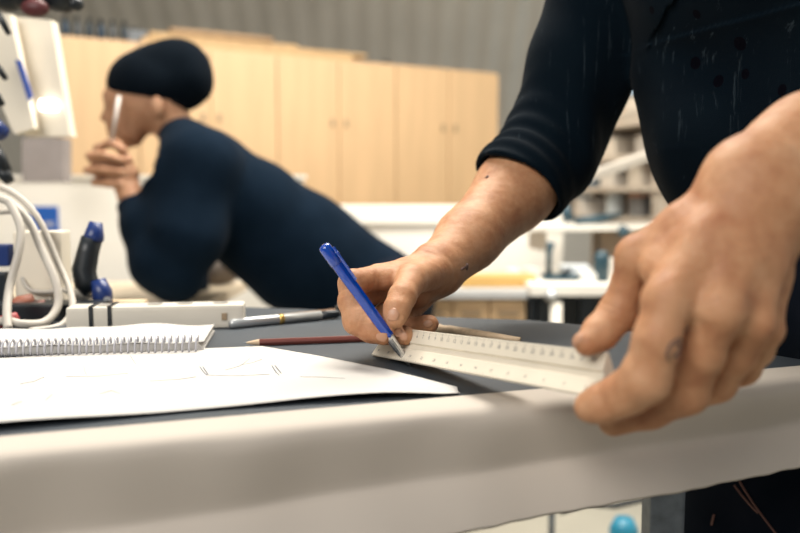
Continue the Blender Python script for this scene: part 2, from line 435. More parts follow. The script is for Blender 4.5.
crease(P(815, 160, .49), P(764, 193, .462), [(P(770, 190, .465), .0010, .0016, .045), (P(781, 182, .47), .0008, .0016, .045)])
def seg_d(p, a, b):
    ba = b-a; h = np.clip(((p-a)@ba)/(ba@ba), 0, 1); return np.linalg.norm(p-a-h[:, None]*ba, axis=1)
veins = [([P(735, 200, .45), P(722, 232, .436), P(700, 268, .43)], .0008, .0022), ([P(722, 232, .436), P(745, 270, .432)], .0007, .0020),
         ([P(505, 200, .87), P(478, 222, .83), P(452, 246, .79)], .0010, .0028), ([P(478, 222, .83), P(462, 255, .80)], .0008, .0022)]
def detail(p, d):
    near = np.abs(d) < .01
    if not near.any(): return d
    q = p[near]; e = d[near].copy()
    for c, ax, dep, w, rad in creases:
        v = q-c; t = v@ax; r2 = (v*v).sum(1)
        wob = .0006*np.sin(r2*9e4)
        e += .85*dep*np.exp(-((t+wob)/(w*1.35))**2)*np.clip(1.6-1.6*r2/(rad*rad), 0, 1)
    for a, b, g_ in gaps:
        e += g_*np.exp(-(seg_d(q, a, b)/.0042)**2)
    for a, b in tendons:
        e -= .0012*np.exp(-(seg_d(q, a, b)/.0048)**2)
    for pts, h_, w in veins:
        for a, b in zip(pts[:-1], pts[1:]): e -= h_*np.exp(-(seg_d(q, a, b)/w)**2)
    e -= .00025*noise3(q, 420, 3)
    d[near] = e; return d
upper = union([torso, neckS], .04)
BODY = union([union([upper, face], .02), legs, feet], .03)
BODY = union([BODY, handR_arm, handL_arm], .02)
BODY = modify(BODY, detail)
HANDS = modify(union([handR_arm, handL_arm], .0), detail)

fine = (V(-.07, .42, .855), V(.25, .90, 1.09))
bv, bf = nets(BODY, fine, .00115, .008)
ORG = V(.50, .78, 0)
person = fast_mesh('person', bv, bf, SKIN, origin=ORG); person.location = ORG
tag(person, 'person in black sweatshirt leaning over the table, drawing with blue pen along a ruler', 'person')

# nails
def nail(T, axis, n, w, L, S=HANDS, name='fingernail'):
    a = unit(axis); n = np.array(n, float); n = unit(n-a*(n@a)); s = np.cross(a, n)
    N, M_ = 11, 11; A = np.zeros((N, M_, 3))
    for i in range(N):
        for j in range(M_):
            u = -1+2*i/(N-1); v = -1+2*j/(M_-1)
            ww = w/2*(1-.25*max(0, -u)**3)*(1-abs(u)**6*.25)
            A[i, j] = T+a*(u*L/2)+s*(v*ww)+n*.006-a*(v*v*(.12*L if u > 0 else -.12*L)*abs(u))
    q = A.reshape(-1, 3)
    q = project(S, q, .00025, 5).reshape(N, M_, 3)
    edge = np.ones((N, M_)); edge[1:-1, 1:-1] = 0
    o = grid_mesh(name, q, NAIL, person, thick=.0009)
    return o
person.location = tuple(ORG)
toC = lambda p: unit(CAM-p)
nail(P(392.5, 317.0, .664), P(393, 330, .676)-P(400, 299, .684), toC(P(392, 316, .68))+V(-.18, 0, .06), .0175, .0165)
nail(P(383, 337.5, .67), P(396, 337, .683)-P(369, 329, .683), toC(P(384, 334, .68))+V(.1, 0, -.30), .0125, .0120)
nail(P(407.5, 337, .68), P(413, 336, .686)-P(390, 333, .696), toC(P(405, 336, .69))+V(.1, 0, -.15), .0125, .0110)
nail(P(430, 323, .715), P(438, 322, .722)-P(412, 327, .728), toC(P(429, 323, .72)), .0130, .0130)
nail(P(582, 349, .47), P(580, 350, .474)-P(600, 332, .482), V(-.6, .25, .5), .0125, .0125)

# tattoos: ink lines lying in the skin
def ink(paths, r, label):
    b = MB()
    for pts in paths:
        q = project(HANDS, np.array(pts), .00005, 5); b.tube(q, r*1.25, 6)
    return b.build('tattoo', INK, person, True, label)
sp = []
for i in range(26):
    t = i/25; an = -2.2+t*5.4; rr = 8.5*(1-.62*t); sp.append(P(672+rr*math.cos(an)*.75, 350+rr*math.sin(an), .424))
ink([sp, [P(666, 358, .424), P(663, 350, .424), P(665, 342, .424), P(672, 338, .424), P(680, 341, .424)]], .00062, 'dark curl tattooed on the index finger')
ink([[P(479, 168, .86), P(482, 166, .86), P(485, 168, .86), P(483, 171, .86)]], .0006, 'small dark tattoo by the sleeve cuff')
ink([[P(462, 263, .79), P(459, 266, .79), P(456, 269, .78)], [P(465, 264, .79), P(461, 269, .79)]], .0011, 'dark tattoo on the inner wrist')

# sweatshirt
def folds(p, d):
    near = np.abs(d) < .05
    q = p[near]; e = d[near].copy()
    el = P(545, 158, .95); ax = unit(P(515, 190, .91)-P(552, 150, .955))
    v = q-P(500, 150, .88); r = np.linalg.norm(q-P(512, 140, .90), axis=1)
    t = (q-el)@ax
    w = np.exp(-(r/.065)**2)
    e -= w*.0022*np.sin(t*300+2.0*noise3(q, 30, 5)+(q[:, 2]*30))
    e -= .0035*noise3(q*np.array([1.6, 1, .55]), 42, 9)
    ax2 = unit(V(.1, 0, 1)); e -= .0045*np.sin(q[:, 0]*75+q[:, 1]*30+q[:, 2]*14+1.3*noise3(q, 12, 2))*np.exp(-((q[:, 2]-1.12)/.12)**2)*np.clip((q[:, 0]-.18)/.06, 0, 1)
    d[near] = e; return d
cuffR_n = unit(unit(P(437, 267, .79)-P(552, 150, .955))*.55+unit(P(500, 240, .9)-P(528, 188, .9))*.6)
cuffR_p = P(524, 187, .905)
sleeveR = chain([C(640, -78, .93, .088), C(580, 65, .95, .060), C(551, 148, .955, .060), C(520, 186, .915, .0535), C(496, 212, .885, .0515)], .02)
roll = chain([C(528, 180, .92, .0555), C(521, 187, .912, .0555)], .004)
def cutR(p, d): return smax(d, (p-cuffR_p)@cuffR_n, .004)
sleeveR = modify(union([sleeveR, roll], .004), cutR)
sleeveL = chain([(sL+V(0, .01, .0), .088), (P(975, 38, .605), .060), (P(905, 88, .56), .054)], .02)
trunkS = union([
    chain([(sR, .086), (V(.40, .76, 1.37), .122), (sL, .086)], .03),
    chain([(V(.365, .85, 1.27), .112), (V(.44, .68, 1.27), .116)], .03),
    chain([(V(.395, .865, 1.13), .108), (V(.45, .70, 1.13), .112)], .03),
    chain([(V(.432, .86, 1.045), .112), (V(.47, .72, 1.04), .116)], .03),
    chain([(P(697, 75, .86), .060), (P(715, 120, .84), .068)], .03), chain([(P(676, 196, .84)+V(.035, 0, .03), .036), (P(700, 150, .80)+V(.05, 0, 0), .05)], .03)], .05)
SH = union([trunkS, sleeveL], .03)
SH = union([SH, sleeveR], .012)
cuffL_n = unit(P(764, 193, .462)-P(955, 45, .60)); cuffL_p = P(880, 105, .545)
under = union([union([upper, armR, armR_low], .02), modify(armL, lambda p, d: smax(d, (p-cuffL_p)@cuffL_n, .003))], .02)
SH = union([SH, modify(under, lambda p, d: smax(d-.010, (p-cuffR_p)@cuffR_n*(p[:, 0] < .30)-1*(p[:, 0] >= .30), .003), .012)], .006)
SH = modify(SH, folds, .01)
arm_all = union([armR, armR_low], .02)
cav = Shape(lambda p: np.maximum(np.maximum(arm_all(p)-.0035, -((p-cuffR_p)@cuffR_n)-.020), np.linalg.norm(p-cuffR_p, axis=1)-.12), arm_all.lo, arm_all.hi)
collar = lambda p, d: smax(d, -(np.linalg.norm((p-V(.375, .745, 1.52))*np.array([1, 1, .7]), axis=1)-.075), .01)
SH = modify(SH, lambda p, d: smax(smax(collar(p, d), -(p[:, 2]-1.0+.25*(p[:, 0]-.3)*0), .006), -cav.f(p), .002))
holes = [(652, 10, .0036), (697, 14, .0042), (741, 43, .006), (697, 63, .0058), (718, 81, .0052), (745, 74, .0042), (783, 90, .0046), (640, 120, .002)]
hh = []
for x, y, r in holes:
    dd = .5; best = None
    for k in range(120):
        if SH(P(x, y, dd)[None])[0] < .001: break
        dd += .004
    hh.append((P(x, y, dd)-ORG, r*1.15))
SWEAT = cloth('sweatshirt_black', (.0008, .0040, .0078), (.0018, .0062, .0105), holes=hh, streak=.5)
sv, sf = nets(SH, (V(.05, .50, 1.0), V(.45, .98, 1.3)), .0026, .007)
sw = fast_mesh('sweatshirt', sv, sf, SWEAT, person, ORG); sw['label'] = 'black sweatshirt with small holes and sleeve pushed up'
# trousers
TR = union([legs, chain([(V(.46, .85, .96), .118), (V(.51, .71, .96), .118)], .03)], .05)
TR = modify(TR, lambda p, d: smax(smax(d-.014-.005*noise3(p, 28, 4), p[:, 2]-1.03, .01), .10-p[:, 2], .004), .03)
DENIM = cloth('trousers_dark', (.003, .006, .012), (.010, .012, .020), scale=500)
tv, tf = nets(TR, (V(.3, .6, .6), V(.6, 1, 1.)), .006, .012)
tr = fast_mesh('trousers', tv, tf, DENIM, person, ORG)
# bright threads on the dark trousers
b = MB()
for x0, y0, x1, y1 in ((706, 520, 700, 533), (748, 472, 772, 520), (742, 478, 760, 500)):
    q = np.array([P(x0+(x1-x0)*t, y0+(y1-y0)*t, .86) for t in np.linspace(0, 1, 8)]); q = project(TR, q, .001, 12); b.tube(q, .0012, 6)
b.build('loose_thread', mat('thread', (.16, .075, .06), .8, vary=0), tr)
# shoes
for fc_ in (chain([(V(.57, .96, .06), .038), (V(.42, .95, .035), .034)], .02), chain([(V(.64, .66, .06), .038), (V(.49, .645, .035), .034)], .02)):
  SHO = modify(fc_, lambda p, d: smax(d-.012, -p[:, 2]+.0015, .004), .02)
  tv, tf = nets(SHO, (V(.3, .6, 0), V(.3, .6, 0)), .008, .008)
  fast_mesh('shoe', tv, tf, BLACK, person, ORG)
# hair
HAIR = modify(ell(hc-hx*.012+hu*.014, (.100, .086, .108), HR), lambda p, d: smax(d-.0025*noise3(p, 160, 8), -(((p-hc)@-hx)*.75+((p-hc)@hu)-.028), .012), .01)
tv, tf = nets(HAIR, (hc-.12, hc+.12), .005, .005)
fast_mesh('hair', tv, tf, mat('hair_dark', (.02, .013, .008), .6, vary=.3, scale=90), person, ORG)
for sgn in (-1, 1): MB().ball(hp(.088, sgn*.032, .004), .0115).build('eye', mat('eye_white', (.7, .68, .65), .2, vary=0), person, True)

# ================================================================== PEN
tip = G(410, 366.0)+V(0, 0, .0004); top = P(323, 245, .645); ax = unit(top-tip); Lp = np.linalg.norm(top-tip)
pen = empty('ballpoint_pen', tip, 'blue ballpoint pen with silver cone tip held in drawing hand', 'pen')
b = MB()
e1 = unit(np.cross(ax, V(0, 0, 1))); e2 = np.cross(ax, e1)
def lathe(b, A, axis, prof, seg=20, hexa=False):
    e1 = unit(np.cross(axis, V(0, 0, 1))); e2 = np.cross(axis, e1); rings = []
    for t, r in prof:
        ring = []
        for k in range(seg):
            an = 2*PI*k/seg; rr = r
            if hexa: rr = r*(math.cos(PI/6)/math.cos((an % (PI/3))-PI/6)*.6+.4)
            ring.append(b.b.verts.new(Vector(A+axis*t+rr*(math.cos(an)*e1+math.sin(an)*e2))))
        rings.append(ring)
    for A_, B_ in zip(rings[:-1], rings[1:]):
        for k in range(seg): b.b.faces.new((A_[k], A_[(k+1) % seg], B_[(k+1) % seg], B_[k]))
    b.b.faces.new(rings[0][::-1]); b.b.faces.new(rings[-1])
lathe(b, tip, ax, [(.034, .0046), (.036, .0050), (Lp-.022, .0052), (Lp-.02, .0052)], 24, True); b.build('barrel', BLUE, pen)
b = MB(); lathe(b, tip, ax, [(Lp-.020, .0048), (Lp-.019, .0055), (Lp-.003, .0053), (Lp-.0008, .0042), (Lp, .002)], 24); b.build('end_cap', BLUE, pen, True)
b = MB(); lathe(b, tip, ax, [(.0, .0005), (.002, .0009), (.0022, .0014), (.006, .0017), (.0065, .0024), (.016, .0034), (.0165, .0036), (.020, .0034), (.0205, .0038), (.034, .0044), (.036, .0044)], 20)
b.build('cone_tip', CHROME, pen, True, 'silver cone tip')
b = MB()
for k in range(6):
    an = 2*PI*k/6; o_ = math.cos(an)*e1+math.sin(an)*e2
    b.tube([tip+ax*.007+o_*.0021, tip+ax*.016+o_*.0033, tip+ax*.032+o_*.0045], .00022, 6)
b.build('grip_ribs', BLACK, pen)
b = MB(); sd = unit(V(.9, -.3, .25)-ax*(V(.9, -.3, .25)@ax))
b.sweep([(-.0013, -.0006), (.0013, -.0006), (.0013, .0006), (-.0013, .0006)], top-ax*.006+sd*.0068, top-ax*.040+sd*.0062, np.cross(ax, sd), sd)
b.ball(top-ax*.012+sd*.0066, .0016, 10)
b.build('clip', BLUE, pen)

# ================================================================== SCALE RULER
A0 = G(371, 356); A0[2] += .0004; B0 = P(590, 398, .468)
ud = unit(B0-A0); hb = unit(np.cross(ud, V(0, 0, 1))); hb = hb if hb[1] > 0 else -hb
upv = unit(np.cross(hb, ud)); upv = upv if upv[2] > 0 else -upv
# roll it a little so the printed face looks up at the camera
ro = .10
hb, upv = hb*math.cos(ro)+upv*math.sin(ro)*-1*0+upv*math.sin(ro)*0, upv
S_ = .0315
v1, v2, v3 = V(0, 0), V(S_, 0), V(S_/2, S_*.866)
sec = []
ctr = (v1+v2+v3)/3
for a, b_ in ((v1, v2), (v2, v3), (v3, v1)):
    ed = b_-a; nn = unit(ctr-(a+b_)/2)
    for t, dp in ((.045, 0), (.06, -.0), (.40, .0022), (.43, .0042), (.57, .0042), (.60, .0022), (.94, 0), (.955, 0)):
        q = a+ed*t+nn*(dp); sec.append((q[0], q[1]))
ruler = empty('scale_ruler', A0, 'white triangular scale ruler pinned to the mat between both hands', 'ruler')
LR = np.linalg.norm(B0-A0)
b = MB(); b.sweep(sec, A0, B0, hb, upv); b.build('ruler_body', IVORY, ruler)
# printed marks on the visible face (edge v1 -> v3)
fe = unit((v3-v1)[0]*hb+(v3-v1)[1]*upv); fn = unit(np.cross(ud, fe)); fn = fn if fn[1] < 0 else -fn
base = A0
def face_pt(s, t, off=0):
    """s metres along, t fraction across the face from lower to upper edge"""
    if t < .5: dp = 0+.0022*max(0, min(1, (t-.06)/.34))
    else: dp = .0022*max(0, min(1, (.94-t)/.34))
    q = v1+(v3-v1)*t; return base+ud*s+q[0]*hb+q[1]*upv-fn*dp+fn*off
b = MB()
def tick(s, t0, t1, w):
    p = [face_pt(s-w, t0, .00006), face_pt(s+w, t0, .00006), face_pt(s+w, t1, .00006), face_pt(s-w, t1, .00006)]
    b.b.faces.new([b.b.verts.new(Vector(x)) for x in p])
def digits(txt, s, t, h):
    fc = bpy.data.curves.new('t', 'FONT'); fc.body = txt; fc.size = h; fc.align_x = 'CENTER'; fc.align_y = 'CENTER'; fc.resolution_u = 2
    o = bpy.data.objects.new('t', fc); me = bpy.data.meshes.new_from_object(o)
    o0 = face_pt(s, t, .0001); e_up = unit(face_pt(s, t+.05)-face_pt(s, t-.05))
    vs = [b.b.verts.new(Vector(o0+ud*v.co.x+e_up*v.co.y)) for v in me.vertices]
    for p in me.polygons:
        try: b.b.faces.new([vs[i] for i in p.vertices])
        except ValueError: pass
    bpy.data.objects.remove(o); bpy.data.curves.remove(fc); bpy.data.meshes.remove(me)
n = int(LR*1000/10)
for k in range(n*5):
    s = .006+k*.002
    if s > LR-.004: break
    big_ = k % 5 == 0
    tick(s, .945, .905 if not big_ else .86, .00011 if not big_ else .0002)
    if k % 2 == 0: tick(s, .055, .09, .00012)
for k in range(n):
    s = .006+.01*k
    if s > LR-.006: break
    digits(str(k), s, .79, .0045)
    if k % 2 == 0: digits(str(30-k), s+.002, .20, .0036)
b.build('scale_markings', MARK, ruler, label='black printed scale')

# ================================================================== WORK TABLE
f0, f1 = G(-70, 443), G(826, 363.7)
fd = unit((f1-f0)[:2]); fo = V(fd[1], -fd[0])         # along the front edge, outward normal
corner = f1[:2]
back = [G(604, 327)[:2], G(530, 320)[:2], G(440, 317)[:2], G(300, 309)[:2], G(120, 303)[:2], V(-.95, 1.02)]
poly_mat = [f0[:2]-fd*.4, corner]+back[:]
poly_top = [f0[:2]-fd*.42+fo*.026, corner+fo*.026+fd*.002]+[q+unit(q-V(-.2, .7))*.012 for q in back]
poly_top[-1] = V(-.98, 1.03)
table = empty('work_table', (-.2, .75, 0), 'work table with dark mat, pale sheet hanging from its front and steel leg', 'table')
MB().prism(poly_top, ZT-.034, ZT-.004).build('tabletop', TABLEM, table)
for q in (V(.276, .79), V(-.80, .50), V(-.85, .95)):
    MB().box((q[0], q[1], (ZT-.034)/2), (.036, .030, ZT-.034), rz=0, bev=.003).build('leg', STEEL, table)

m_ = MB().prism(poly_mat, ZT-.004, ZT).build('cutting_mat', MATM)
tag(m_, 'large dark grey rubber mat covering the work table', 'mat')
# sheet that wraps the front edge and hangs down
nu = 90; ss = np.linspace(-.42, np.linalg.norm((f1-f0)[:2])+.004, nu)
def prof(t, L):
    drop = .094-.036*t; fold = .060-.026*t
    return [(.0005, .0006), (.012, .0008), (.028, .0012), (.034, .0000), (.0385, -.004), (.0395, -.010), (.0375, -.020), (.0330, -fold*.7), (.0295, -fold+.004), (.0300, -fold), (.0350, -fold-.004), (.0450, -fold-(drop-fold)*.5), (.0530, -drop)]
A = np.zeros((nu, 13, 3))
for i, s in enumerate(ss):
    t = max(0, min(1.05, s/.95)); p0 = f0[:2]+fd*s
    for j, (o_, z) in enumerate(prof(t, 0)):
        wv = .0012*math.sin(s*31+j*.4)+.0008*math.sin(s*77)
        rag = (.0012*math.sin(s*210)+.0010*math.sin(s*533)*(s > .6)) if j == 12 else 0
        o2 = o_+(wv if j > 4 else 0)
        A[i, j] = (p0[0]+fo[0]*o2, p0[1]+fo[1]*o2, ZT+z+rag)
sheet = grid_mesh('hanging_sheet', A, SHEET, thick=.0006)
tag(sheet, 'long beige sheet folded over the front edge of the work table', 'sheet')
md = sheet.modifiers.new('smooth', 'SUBSURF'); md.levels = 1; md.render_levels = 1

# drawing paper
nearE = [(-60, 437), (0, 431), (100, 421.5), (200, 412), (300, 404.5), (380, 400), (430, 397.5), (460, 395.5)]
farE = [(-60, 363), (0, 359.5), (90, 355), (180, 351.5), (262, 348.5), (318, 358.5), (385, 372), (457, 391)]
def lerp_curve(c, t):
    x = t*(len(c)-1); i = min(int(x), len(c)-2); f = x-i; return (c[i][0]+(c[i+1][0]-c[i][0])*f, c[i][1]+(c[i+1][1]-c[i][1])*f)
nu, nv = 64, 24; A = np.zeros((nu, nv, 3))
for i in range(nu):
    a = G(*lerp_curve(nearE, i/(nu-1))); c = G(*lerp_curve(farE, i/(nu-1)))
    for j in range(nv):
        f = j/(nv-1); q = a+(c-a)*f
        lift = .0012+.0045*(1-f)**6*(.6+.4*math.sin(i*.18))+.0010*math.sin(i*.25+f*5)*(1-abs(2*f-1))+.002*f**8*(i/(nu))
        A[i, j] = (q[0], q[1], ZT+lift)
paper = grid_mesh('drawing_paper', A, PAPER, thick=.0004); tag(paper, 'large white sheet of paper with faint pencil drawing on the mat', 'paper')
def on_paper(x, y):
    q = G(x, y); dd = np.linalg.norm((A[:, :, :2]-q[:2]).reshape(-1, 2), axis=1); k = dd.argsort()[:4]
    q[2] = A.reshape(-1, 3)[k, 2].max()+.0003; return q
b = MB()
for pts in ([(200, 368), (204, 374), (207, 377)], [(203, 368), (208, 376)], [(272, 367), (276, 373), (279, 376)], [(275, 367), (281, 374)], [(208, 377), (240, 377), (270, 375)], [(84, 368), (85, 374), (88, 380)], [(66, 379), (100, 379), (128, 376)],
            [(150, 384), (180, 382), (196, 379)], [(240, 366), (252, 364), (262, 361)], [(225, 371), (240, 367), (250, 360)], [(20, 385), (34, 383), (44, 379)], [(100, 396), (112, 393), (120, 396)], [(46, 402), (52, 396)], [(12, 408), (22, 404)], [(300, 378), (320, 379), (345, 381)], [(130, 357), (136, 366)]):
    MB().tube([on_paper(*p) for p in pts], .00022 if pts[0][0] not in (200, 203, 272, 275) else .0004, 5).build('pencil_line', GRAPHITE if pts[0][0] in (200, 203, 272, 275) else FAINT, paper)

# ================================================================== THINGS ON THE TABLE
# spiral notebook
n0, n1 = G(-60, 360.5), G(203, 353.5); nd = unit(n1-n0); nb = V(-nd[1], nd[0], 0)
nbk = empty('spiral_notebook', (*((n0+n1)/2)[:2], ZT), 'spiral bound notebook with blank white pages behind the drawing paper', 'notebook')
Ln = np.linalg.norm(n1-n0)
def nbq(u, v, z): return n0+nd*u+nb*v+V(0, 0, z-0)
ZN = ZT-n0[2]
b = MB(); b.b.verts.ensure_lookup_table()
def slab(b, u0, u1, v0, v1, z0, z1):
    vs = [b.b.verts.new(Vector(nbq(u, v, z))) for z in (z0, z1) for u, v in ((u0, v0), (u1, v0), (u1, v1), (u0, v1))]
    for f in ((0, 3, 2, 1), (4, 5, 6, 7), (0, 1, 5, 4), (1, 2, 6, 5), (2, 3, 7, 6), (3, 0, 4, 7)): b.b.faces.new([vs[i] for i in f])
slab(b, 0, Ln, .008, .112, .0005, .0018); b.build('back_cover', mat('grey_card', (.35, .34, .33), .7), nbk)
nu_, nv_ = 40, 12; Ag = np.zeros((nu_, nv_, 3))
b = MB()
for q in range(6):
    z = .0022+q*.0011; slab(b, 0, Ln-.001*q, .008+.0004*q, .110, z, z+.0010)
b.build('page_block', PAPER, nbk)
for i in range(nu_):
    for j in range(nv_):
        u = Ln*i/(nu_-1); v = .009+.101*j/(nv_-1); k = max(0, (i/(nu_-1)-.45))/.55
        z = .0092+.0025*math.sin(min(1, k*1.15)*PI)*(j/(nv_-1))+.0008*math.sin(i*.5)
        Ag[i, j] = nbq(u, v, z)
grid_mesh('top_page', Ag, PAPER, nbk, thick=.0004)
b = MB(); k = 0; u = .004
while u < Ln-.003:
    pts = [nbq(u+.0006*math.sin(a), .008-.001+.0075*math.cos(a), .0085+.0078*math.sin(a)) for a in np.linspace(-.5, 2*PI-1.2, 12)]
    b.tube(pts, .00115, 6); u += .0062
b.build('spiral_binding', mat('binding_white', (.46, .46, .50), .35, .2, vary=0), nbk, True)

def pencil(name, a, c, r, m, label, cat, cone=.016, tipm=WOODL):
    ax_ = unit(c-a); o = empty(name, a, label, cat); L_ = np.linalg.norm(c-a)
    b = MB(); lathe(b, a, ax_, [(cone, r), (L_-.001, r), (L_, r*.85)], 12, True); b.build('shaft', m, o)
    b = MB(); lathe(b, a, ax_, [(0.003, .0007), (cone, r*.97)], 12); b.build('wood_tip', tipm, o)
    b = MB(); lathe(b, a, ax_, [(0, .0002), (.0032, .0008)], 8); b.build('lead', GRAPHITE, o); return o
def onT(x, y, r): q = G(x, y); q[2] = ZT+r; return q
pencil('pencil', onT(243, 346.5, .0036), onT(372, 341.5, .0036), .0036, WOODR, 'red-brown pencil lying on the mat with sharpened tip pointing left', 'pencil')
pencil('pencil', onT(258, 322, .0035), onT(352, 312, .0035), .0035, mat('brown_lacquer', (.30, .18, .11), .4), 'thin brown pencil lying behind the silver pen', 'pencil')
# silver pen behind
a, c = onT(229, 329, .0058), onT(322, 320, .0058); ax_ = unit(c-a); Lq = np.linalg.norm(c-a)
sp_ = empty('metal_pen', a, 'thick silver pen with brass ring and black end lying behind the pencil', 'pen')
b = MB(); lathe(b, a, ax_, [(0, .003), (.003, .0055), (.04, .0058), (Lq-.002, .0058)], 20); b.build('barrel', SILVER, sp_, True)
b = MB(); lathe(b, a, ax_, [(.060, .0062), (.066, .0062)], 20); b.build('ring', mat('brass', (.5, .33, .1), .3, .8, vary=0), sp_, True)
b = MB(); lathe(b, a, ax_, [(Lq-.003, .0052), (Lq+.02, .0050), (Lq+.026, .003)], 20); b.build('end_cap', BLACK, sp_, True)
# small dark sharpener and the pale stick behind the ruler
sh = empty('clip', onT(343, 316, 0), 'small black clip lying past the end of silver pen', 'clip')
MB().box(onT(343, 315, .006), (.018, .012, .012), rz=.4, bev=.002).build('jaw', BLACK, sh)
b = MB(); b.tube([onT(338, 315, .012), onT(340, 312, .016), onT(346, 312, .016), onT(348, 315, .012)], .0008, 6); b.build('wire_handle', CHROME, sh)
a, c = onT(428, 330.5, .004), onT(520, 343.5, .004); ax_ = unit(c-a); Lq = np.linalg.norm(c-a)
wt = empty('wooden_stick', a, 'pale whittled wooden stick lying on mat behind the ruler', 'stick')
b = MB(); lathe(b, a, ax_, [(0, .0015), (.004, .0040), (.012, .0052), (.022, .0042), (.03, .0050), (.05, .0046), (Lq-.03, .0034), (Lq, .0024)], 14); b.build('shaft', WOODL, wt, True)

# power strip with straps
p0, p1 = onT(66, 331, 0), onT(243, 327, 0); pd = unit(p1-p0)
ps = empty('power_strip', (p0+p1)/2, 'long pale power strip behind the spiral notebook', 'power strip')
mid = (p0+p1)/2+V(0, .012, .0135); rz = math.atan2(pd[1], pd[0]); Lq = np.linalg.norm(p1-p0)
MB().box(mid, (Lq, .036, .026), rz=rz, bev=.004).build('housing', mat('strip_plastic', (.62, .58, .50), .5, vary=.03), ps)
for x in (-.30, -.02, .15, .36):
    b = MB(); c_ = mid+pd*x*Lq; b.tube([c_+V(0, 0, .0125), c_+V(0, 0, .0138)], .0085, 20); b.build('socket', mat('socket_grey', (.30, .28, .25), .5, vary=0), ps)
for x in (92, 110):
    c_ = onT(x, 331, 0); c_ = mid+pd*((c_-mid)@pd)
    MB().box(c_, (.0042, .0385, .0285), rz=rz).build('strap', BLACK, ps)
b = MB(); c_ = mid+pd*.36*Lq; b.box(mid+pd*.40*Lq+V(0, -.0185, 0), (.006, .002, .008), rz=rz); b.build('screw', CABD, ps)

# cables looping at the left
def loop(name, pts, r, label, m=CABLE):
    P_ = [P(*q) for q in pts]; out = []
    n_ = len(P_)
    for i in range(n_-1):
        a0, a1, a2, a3 = P_[max(i-1, 0)], P_[i], P_[i+1], P_[min(i+2, n_-1)]
        for t in np.linspace(0, 1, 7)[:-1]:
            out.append(.5*((2*a1)+(-a0+a2)*t+(2*a0-5*a1+4*a2-a3)*t*t+(-a0+3*a1-3*a2+a3)*t**3))
    out.append(P_[-1]); o = MB().tube(out, r, 10).build(name, m, None, True)
    return tag(o, label, 'cable', 'pale cables coiled at the left end')
loop('cable', [(-30, 190, .97), (5, 200, .96), (28, 220, .95), (42, 250, .94), (55, 280, .93), (58, 305, .92), (45, 322, .90), (22, 324, .88), (5, 321, .88), (-30, 324, .90)], 0.0050, 'thick pale cable sweeping from top left down along the coil')
loop('cable', [(-30, 180, .99), (8, 190, .98), (36, 215, .97), (58, 262, .96), (70, 290, .94), (72, 310, .92), (60, 326, .90), (30, 331, .87)], 0.0041, 'outermost pale cable of coil, bending by the power strip')
loop('cable', [(8, 200, .93), (20, 225, .92), (19, 250, .91), (10, 285, .90), (7, 310, .88), (8, 329, .865)], 0.0048, 'pale cable hanging straight down at left of the coil')
loop('cable', [(22, 230, 1.0), (21, 268, .99), (28, 288, .98), (45, 292, .98), (62, 290, .98), (68, 292, .97)], .0030, 'pale cable curling round the cream box')
loop('cable', [(0, 212, 1.02), (20, 215, 1.02), (36, 248, 1.01), (50, 290, 1.0), (44, 318, .95), (20, 330, .88)], 0.0038, 'thin pale cable crossing inside the coil')

# small things behind the coil, on the table
zt = lambda x, y: onT(x, y, 0)
def box_thing(name, label, cat, c, size, m, rz=0, bev=.003, group=None, lid=None):
    o = empty(name, (c[0], c[1], c[2]-size[2]/2), label, cat, group, 0)
    MB().box(c, size, rz=rz, bev=bev).build('body', m, o)
    if lid: MB().box((c[0], c[1], c[2]+size[2]/2+.003), (size[0]*1.03, size[1]*1.03, .006), rz=rz, bev=.001).build('lid', lid, o)
    return o
CREAM = mat('cream_board', (.84, .76, .62), .5, vary=.03)
q = G(44, 314); box_thing('carton', 'cream carton standing behind the coiled cables', 'box', (P(42, 268, 1.0)[0], 1.0, ZT+.052), (.058, .04, .104), CREAM, .1)
q = G(60, 318)
o = empty('tool_tray', (q[0], q[1], ZT), 'low black tray of red and dark tools behind the cables', 'tray')
MB().box((q[0]-.02, q[1]+.0, ZT+.010), (.15, .045, .02), bev=.003).build('tray', BLACK, o)
for i, (x, y, d_, m__, s) in enumerate(((13, 309, .95, (.50, .10, .06), .010), (21, 305, .955, (.36, .13, .08), .012), (33, 309, .95, (.30, .11, .08), .008), (4, 322, .89, (.42, .07, .07), .008))):
    c_ = P(x, y, d_); b = MB(); b.tube([c_-V(.012, 0, .006), c_, c_+V(.014, .004, .006)], [s*.8, s, s*.7], 12); oo = b.build('tool_grip', mat('red_grip', m__, .5, vary=.1), None, True)
    tag(oo, ['small bright red grip in tray behind the cables', 'orange-red grip, tallest in the tray', 'dull red grip at right of tray', 'dark pink grip low at the left frame edge'][i], 'tool')
for i, (x, y, w, h, d_) in enumerate(((50, 307, 16, 10, .96), (66, 309, 12, 12, .97), (5, 255, 14, 22, 1.0), (2, 292, 16, 40, .98))):
    c_ = P(x, y, d_); k = d_/FPX
    o = MB().box(c_, (w*k, .02, h*k), bev=.003).build('dark_tool', BLACK if i % 2 else DBLUE); tag(o, ['dark blue tool body in the tray behind cables', 'black tool body in the tray beside power strip', 'dark blue hanging knob at left frame edge', 'black bulky machine foot at left frame edge'][i], 'tool')
